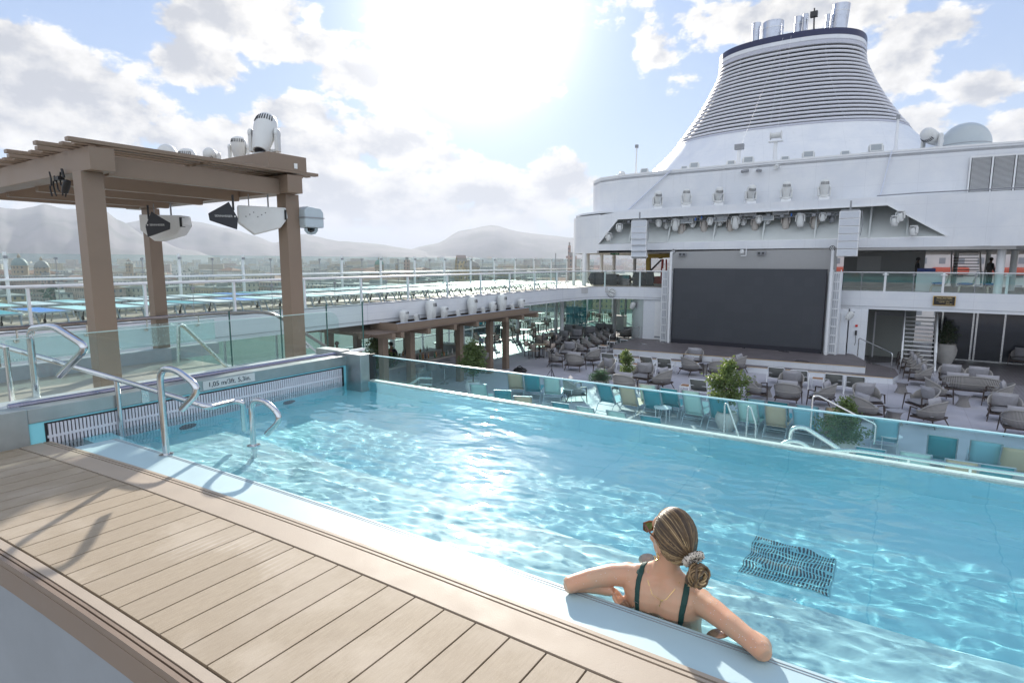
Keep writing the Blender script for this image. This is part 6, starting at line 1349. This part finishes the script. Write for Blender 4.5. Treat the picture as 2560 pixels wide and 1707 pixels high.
TZ=[(3.66,-.72,2.30,.15,.10),(3.80,-.72,2.275,.148,.098),(3.90,-.72,2.255,.152,.098),(3.97,-.72,2.24,.160,.096),(4.02,-.72,2.232,.170,.092),(4.055,-.72,2.232,.176,.084),(4.085,-.72,2.235,.160,.070),(4.108,-.718,2.237,.115,.060),(4.125,-.716,2.238,.075,.054),(4.15,-.714,2.238,.054,.052),(4.19,-.706,2.238,.049,.051),(4.235,-.700,2.238,.049,.053)]
def tring(z,cx,cy,rx,ry):
    o=[]
    for k in range(40):
        a=2*math.pi*k/40; c,s=math.cos(a),math.sin(a); x=rx*math.copysign(abs(c)**.85,c); y=ry*math.copysign(abs(s)**.85,s)
        if s<0 and z<4.12: y+=.012*math.exp(-(x/.018)**2)*(1 if z<4.09 else .5); y-=.007*math.exp(-((abs(x)-.07)/.035)**2)   # spine furrow and shoulder blades
        o.append((cx+x,cy+y,z))
    return o
b.rings([tring(*q) for q in TZ])
ell(b,HC,(.072,.092,.108),(LD,FD,UPZ)); ell(b,P3(.035,0,-.055),(.055,.062,.062),(LD,FD,UPZ)); ell(b,P3(.070,0,-.085),(.030,.028,.025),(LD,FD,UPZ)); ell(b,P3(.098,0,-.028),(.013,.018,.024),(LD,FD,UPZ)); ell(b,P3(.088,0,-.062),(.024,.012,.011),(LD,FD,UPZ)); ell(b,P3(.075,.028,-.03),(.028,.022,.022),(LD,FD,UPZ)); ell(b,P3(.075,-.028,-.03),(.028,.022,.022),(LD,FD,UPZ)); ell(b,P3(.074,0,.03),(.05,.02,.035),(LD,FD,UPZ))
for e in(1,-1): ell(b,P3(-.002,e*.074,-.030),(.010,.019,.030),(LD,FD,UPZ))
def limb(pts): b.tube(sum([[Vector(pts[i][0]).lerp(Vector(pts[i+1][0]),k/6) for k in range(6)] for i in range(len(pts)-1)],[])+[Vector(pts[-1][0])],sum([[pts[i][1]+(pts[i+1][1]-pts[i][1])*(lambda t:t*t*(3-2*t))(k/6) for k in range(6)] for i in range(len(pts)-1)],[])+[pts[-1][1]],18)
limb([((-.79,2.237,4.075),.050),((-.872,2.225,4.068),.0505),((-.93,2.195,4.066),.046),((-1.00,2.14,4.056),.040),((-1.045,2.10,4.045),.036),((-1.078,2.068,4.034),.034),((-1.088,2.058,4.030),.026)])
limb([((-1.080,2.066,4.030),.033),((-1.062,2.115,4.022),.037),((-1.02,2.150,4.012),.035),((-.965,2.172,4.002),.028),((-.925,2.182,3.996),.022)])
limb([((-.65,2.237,4.062),.050),((-.568,2.222,4.050),.0505),((-.51,2.19,4.052),.047),((-.43,2.14,4.050),.041),((-.36,2.10,4.044),.037),((-.305,2.066,4.036),.035),((-.292,2.054,4.030),.026)])
limb([((-.303,2.064,4.030),.034),((-.315,2.115,4.022),.037),((-.350,2.155,4.010),.034),((-.395,2.178,3.998),.027),((-.43,2.186,3.990),.022)])
# shoulder caps and trapezius
ell(b,(-.875,2.232,4.072),(.050,.050,.046)); ell(b,(-.565,2.232,4.052),(.050,.050,.046)); limb([((-.84,2.235,4.095),.028),((-.785,2.235,4.112),.034),((-.74,2.237,4.135),.036),((-.712,2.238,4.17),.040)]); limb([((-.60,2.235,4.078),.028),((-.645,2.235,4.102),.034),((-.69,2.237,4.13),.036),((-.708,2.238,4.17),.040)])
# hands: palm, five unequal bent fingers, thumb from the side
def hand(c,d,side,down):
    c=Vector(c); d=Vector(d).normalized(); sd=Vector(side).normalized(); dn=Vector(down).normalized()
    ell(b,c,(.020,.034,.011),(sd,d,dn))
    for i,(L,off) in enumerate(((.060,-.027),(.068,-.010),(.064,.008),(.050,.025))):
        p0=c+d*.026+sd*off*.8; p1=p0+d*L*.42+dn*L*.12+sd*off*.12; p2=p1+d*L*.26+dn*L*.26; p3=p2+d*L*.10+dn*L*.24
        b.tube([p0-d*.012,p0,p1,p2,p3],[.0075,.0082,.0075,.0066,.0048],8)
    q=c-sd*.018-d*.004; b.tube([q,q-sd*.018+d*.020,q-sd*.024+d*.042,q-sd*.020+d*.056],[.010,.0095,.008,.0055],8)
hand((-.902,2.184,3.990),(.75,-.35,-.35),(.3,.8,-.2),(.1,-.35,-.9)); hand((-.452,2.186,3.984),(-.8,-.30,-.3),(-.3,.8,-.2),(-.1,-.35,-.9))
ell(b,GY(1617,1418,2.62),(.042,.055,.045))  # knee breaking the surface
b.xf(Matrix.Translation(-W0_))
body=b.build('body',SK,wm,ang=180); rm=body.modifiers.new('remesh','REMESH'); rm.mode='VOXEL'; rm.voxel_size=.0042; rm.use_smooth_shade=True
sm=body.modifiers.new('smooth','SMOOTH'); sm.factor=.6; sm.iterations=5
# hair
def hm_(n,c,r=.38): return mat(n,c,r,var=.12,vs=60,spec=.6)
HM_=[hm_('hair_dark_blond',(.115,.072,.038)),hm_('hair_mid_blond',(.27,.175,.085)),hm_('hair_light_blond',(.50,.36,.19)),hm_('hair_brown',(.06,.038,.023))]
TIE=P3(-.112,.0,-.048)
b=MB(); random.seed(17)
ax=(.080,.100,.117)
def surf(dv,k=1.0): # point on the head ellipsoid in direction dv=(l,f,z)
    v=Vector((dv[0]/ax[0],dv[1]/ax[1],dv[2]/ax[2])); s=k/v.length; return HC+LD*dv[0]*s+FD*dv[1]*s+UPZ*dv[2]*s
dT=Vector((0,-.92,-.42)).normalized()
nS=560; 
def strand(ph,lift,jr=1.,r=.0027,ci=None):
    wob=random.uniform(-.03,.03)
    # hairline direction: upper part starts on the forehead, lower part behind the ears and at the nape
    up=math.cos(ph); pol=R(62) if up>.2 else R(62+(0.2-up)/1.2*62); pol+=R(random.uniform(-3,3))*jr
    d0=Vector((math.sin(pol)*math.sin(ph),math.cos(pol),math.sin(pol)*up))
    if up<-.3: d0.z*=1.0
    om=math.acos(max(-1,min(1,d0.dot(dT)))); P=[]; n=13
    for k in range(n):
        t=k/(n-1)*.985; d=(d0*math.sin((1-t)*om)+dT*math.sin(t*om))/math.sin(om)
        d=(d+Vector((wob*math.sin(math.pi*t),0,wob*.6*math.sin(math.pi*t)))).normalized(); bulge=1+lift*math.sin(math.pi*min(1,t*1.1))+.02*math.sin(t*7+ph*3)*.4
        P.append(surf(d,bulge))
    q=P[-1]; P[-1]=q.lerp(TIE,.75); P[-2]=P[-2].lerp(TIE,.18)
    up2=max(0,up)
    if ci is None: ci=random.choices((0,1,2,3),((3,4,2.6,1.6) if up<.1 else (5,2,.6,5)))[0]  # crown strands darker: its shade is put into the hair colour
    b.cur=ci; m=len(P); b.tube(P,[r*.4]+[r*random.uniform(.7,1.1) for _ in range(m-3)]+[r*.9,r*.8],5)
for i in range(nS): strand(2*math.pi*i/nS+random.uniform(-.03,.03),random.uniform(.030,.055),1.)
for i in range(160): strand(random.uniform(0,6.283),random.uniform(.05,.068),1.,.0014)
b.cur=0; rs=[]
for i in range(2,15): 
    a=math.pi*i/16; rs.append([HC-FD*.004+FD*(-.089*math.cos(a)*-1 if False else 0)+FD*(.086*math.cos(a))+ (LD*.074*math.cos(2*math.pi*k/24)+UPZ*.109*math.sin(2*math.pi*k/24))*math.sin(a) for k in range(24)])
b.rings(rs[4:])
b.xf(Matrix.Translation(-W0_)); hr=b.build('hair',HM_,wm,ang=180,fix=False)
# bun
b=MB(); BC=TIE-FD*.022+UPZ*(-.048)
for i in range(95):
    a0=random.uniform(0,6.283); tilt=random.uniform(-.5,.5); r0=random.uniform(.022,.041); P=[]; ph=random.uniform(0,6.283); L=random.uniform(2.2,4.5)
    for k in range(12):
        a=a0+L*k/11; rr=r0*(1+.18*math.sin(a*2+ph)); P.append(BC+LD*rr*math.cos(a)*1.0+UPZ*rr*math.sin(a)*1.08+(-FD)*(.014*math.sin(a*1.5+ph)+tilt*.018+.012)+UPZ*(-.004))
    b.cur=random.choices((0,1,2,3),(4,4,2,3))[0]; b.tube(P,[.0015]+[.0042]*10+[.0015],6)
b.cur=3; ell(b,BC-FD*.008,(.030,.020,.032),(LD,FD,UPZ))
for i in range(14): # loose ends
    a=random.uniform(-2.6,-.4); p=BC+LD*.026*math.cos(a)+UPZ*.028*math.sin(a)-FD*.008; b.cur=random.choice((1,2)); b.tube([p,p+Vector((random.gauss(0,.008),-.004,-.014)),p+Vector((random.gauss(0,.014),-.004,-.03))],[.0016,.0013,.0006],4)
b.xf(Matrix.Translation(-W0_)); b.build('hair_bun',HM_,wm,ang=180,fix=False)
# patterned scrunchie
def leo(t,b_,co):
    v=t.new('ShaderNodeTexVoronoi'); v.inputs['Scale'].default_value=130; t.l.new(co,v.inputs['Vector']); n=t.noise(co,90,2)
    t.l.new(t.mix(t.m('LESS_THAN',v.outputs['Distance'],.36),t.mix(n,(.50,.42,.34),(.72,.66,.58)),(.03,.022,.02)),b_.inputs['Base Color'])
b=MB(); n=64; P=[]; rd_=[]
for k in range(n): a=2*math.pi*k/n; P.append(TIE+LD*.037*math.cos(a)*1.05+UPZ*(.022*math.sin(a)+.006)+(-FD)*(.010*math.sin(a)+.004)+UPZ*.012*math.cos(a)*-1*0); rd_.append(.0115+.0035*math.sin(k*2.1)+.0015*math.sin(k*5.3))
b.tube(P,rd_,10,closed=True); b.xf(Matrix.Translation(-W0_)); b.build('scrunchie',mat('leopard_fabric',(.6,.5,.4),.7,var=0,fn=leo),wm,ang=180)
# sunglasses
TORT=mat('tortoiseshell',(.12,.04,.012),.18,var=.8,vs=90,spec=.7); b=MB()
for e in(-1,1):
    pts=[P3(.108-.004*abs(l),e*l,z) for l,z in((.010,.022),(.040,.028),(.068,.026),(.066,-.004),(.050,-.016),(.020,-.014))]; b.tube(pts+[pts[0]],.0042,6); b.tube([P3(.104,e*.068,.022),P3(.05,e*.084,.014),P3(-.002,e*.084,.000),P3(-.020,e*.082,-.012)],[.0048,.0042,.0036,.003],6)
b.tube([P3(.110,-.012,.018),P3(.113,0,.020),P3(.110,.012,.018)],.003,6); b.xf(Matrix.Translation(-W0_)); sg_=b.build('sunglasses',TORT,wm)
b=MB()
for e in(-1,1): b.add([P3(.107,e*l,z)-W0_ for l,z in((.012,.020),(.040,.026),(.066,.024),(.064,-.003),(.050,-.014),(.022,-.012))],[(0,1,2,3,4,5)])
b.build('lens',glassmat('amber_lens',(.42,.22,.06)),sg_,smooth=False)
GOLD=mat('gold',(.80,.55,.20),.2,1.,var=.05)
b=MB(); c=P3(.004,.082,-.070); b.tube([c+UPZ*.014*math.sin(a)+FD*.013*math.cos(a) for a in [R(80+i*25) for i in range(12)]],[.0014]+[.0026]*10+[.0014],7); b.xf(Matrix.Translation(-W0_)); b.build('earring',GOLD,wm)
def wrap(o,off,tgt=body):
    m=o.modifiers.new('wrap','SHRINKWRAP'); m.target=tgt; m.wrap_method='NEAREST_SURFACEPOINT'; m.wrap_mode='ABOVE_SURFACE'; m.offset=off
# straps
GREEN=mat('dark_green_swim_fabric',(.012,.055,.045),.6,var=.15,vs=200,bump=.2,bs=400)
def ribbon(path,w_,off,nm='swimsuit_strap'):
    P=roundpath(path,.05,8); Q=[]
    for a,c in zip(P,P[1:]): Q+= [a.lerp(c,k/4) for k in range(4)]
    Q.append(P[-1]); rows=[[q+Vector((-w_/2+w_*k/4,0,0))-W0_ for k in range(5)] for q in Q]
    b=MB(); b.sheet(rows); o=b.build(nm,GREEN,wm,ang=180,fix=False); wrap(o,off); m=o.modifiers.new('t','SOLIDIFY'); m.thickness=.002; m.offset=1; return o
ribbon([(-.800,2.33,4.00),(-.810,2.30,4.09),(-.815,2.24,4.18),(-.812,2.17,4.12),(-.806,2.12,4.05),(-.806,2.12,3.92)],.026,.0022)
ribbon([(-.620,2.33,3.99),(-.614,2.30,4.07),(-.608,2.24,4.16),(-.608,2.17,4.10),(-.603,2.12,4.03),(-.600,2.12,3.92)],.026,.0022)
b=MB(); sl_y=2.138; b.bb(-.82,-.792,2.128,2.132,4.008,4.012); b.xf(Matrix.Translation(-W0_)); o=b.build('strap_slider',STEEL,wm,smooth=False); wrap(o,.004)
b=MB(); b.tube([(-.778,2.20,4.13),(-.765,2.17,4.10),(-.735,2.14,4.066),(-.708,2.13,4.052),(-.680,2.14,4.066),(-.655,2.17,4.10),(-.645,2.20,4.12)],.0011,5); b.tube([(-.708,2.13,4.052),(-.712,2.13,4.030)],.0011,5); b.lathe([(.001,-.004),(.004,0),(.001,.004)],(-.712,2.13,4.028),6); b.lathe([(.001,-.004),(.005,0),(.001,.004)],(-.704,2.13,4.054),6)
b.xf(Matrix.Translation(-W0_)); o=b.build('necklace',GOLD,wm); wrap(o,.0012)

# water droplets on arms and shoulders, placed on the finished skin
dg=bpy.context.evaluated_depsgraph_get(); me_=body.evaluated_get(dg).data; random.seed(2)
cands=[(v.co.copy(),v.normal.copy()) for v in me_.vertices if v.normal.z>.15 and v.co.z>.36 and v.co.z<.53 and abs(v.co.x)>.11]
b=MB()
for co_,no_ in random.sample(cands,min(190,len(cands))):
    r_=random.uniform(.0007,.0017); a1=no_.orthogonal().normalized(); a2=no_.cross(a1); c=co_+no_*r_*.2
    b.rings([[c+(a1*math.cos(k*1.047)+a2*math.sin(k*1.047))*r_*q+no_*r_*h for k in range(6)] for q,h in ((1,0),(.8,.5),(.3,.75))])
dr_=b.build('water_droplets',mat('droplet_water',(.80,.80,.80),.05,var=0,spec=1.),wm,fix=False); dr_['kind']='stuff'
sl.cycles.is_caustics_light=True
wo.cycles.is_caustics_caster=True
for o in pool.children: o.cycles.is_caustics_receiver=True
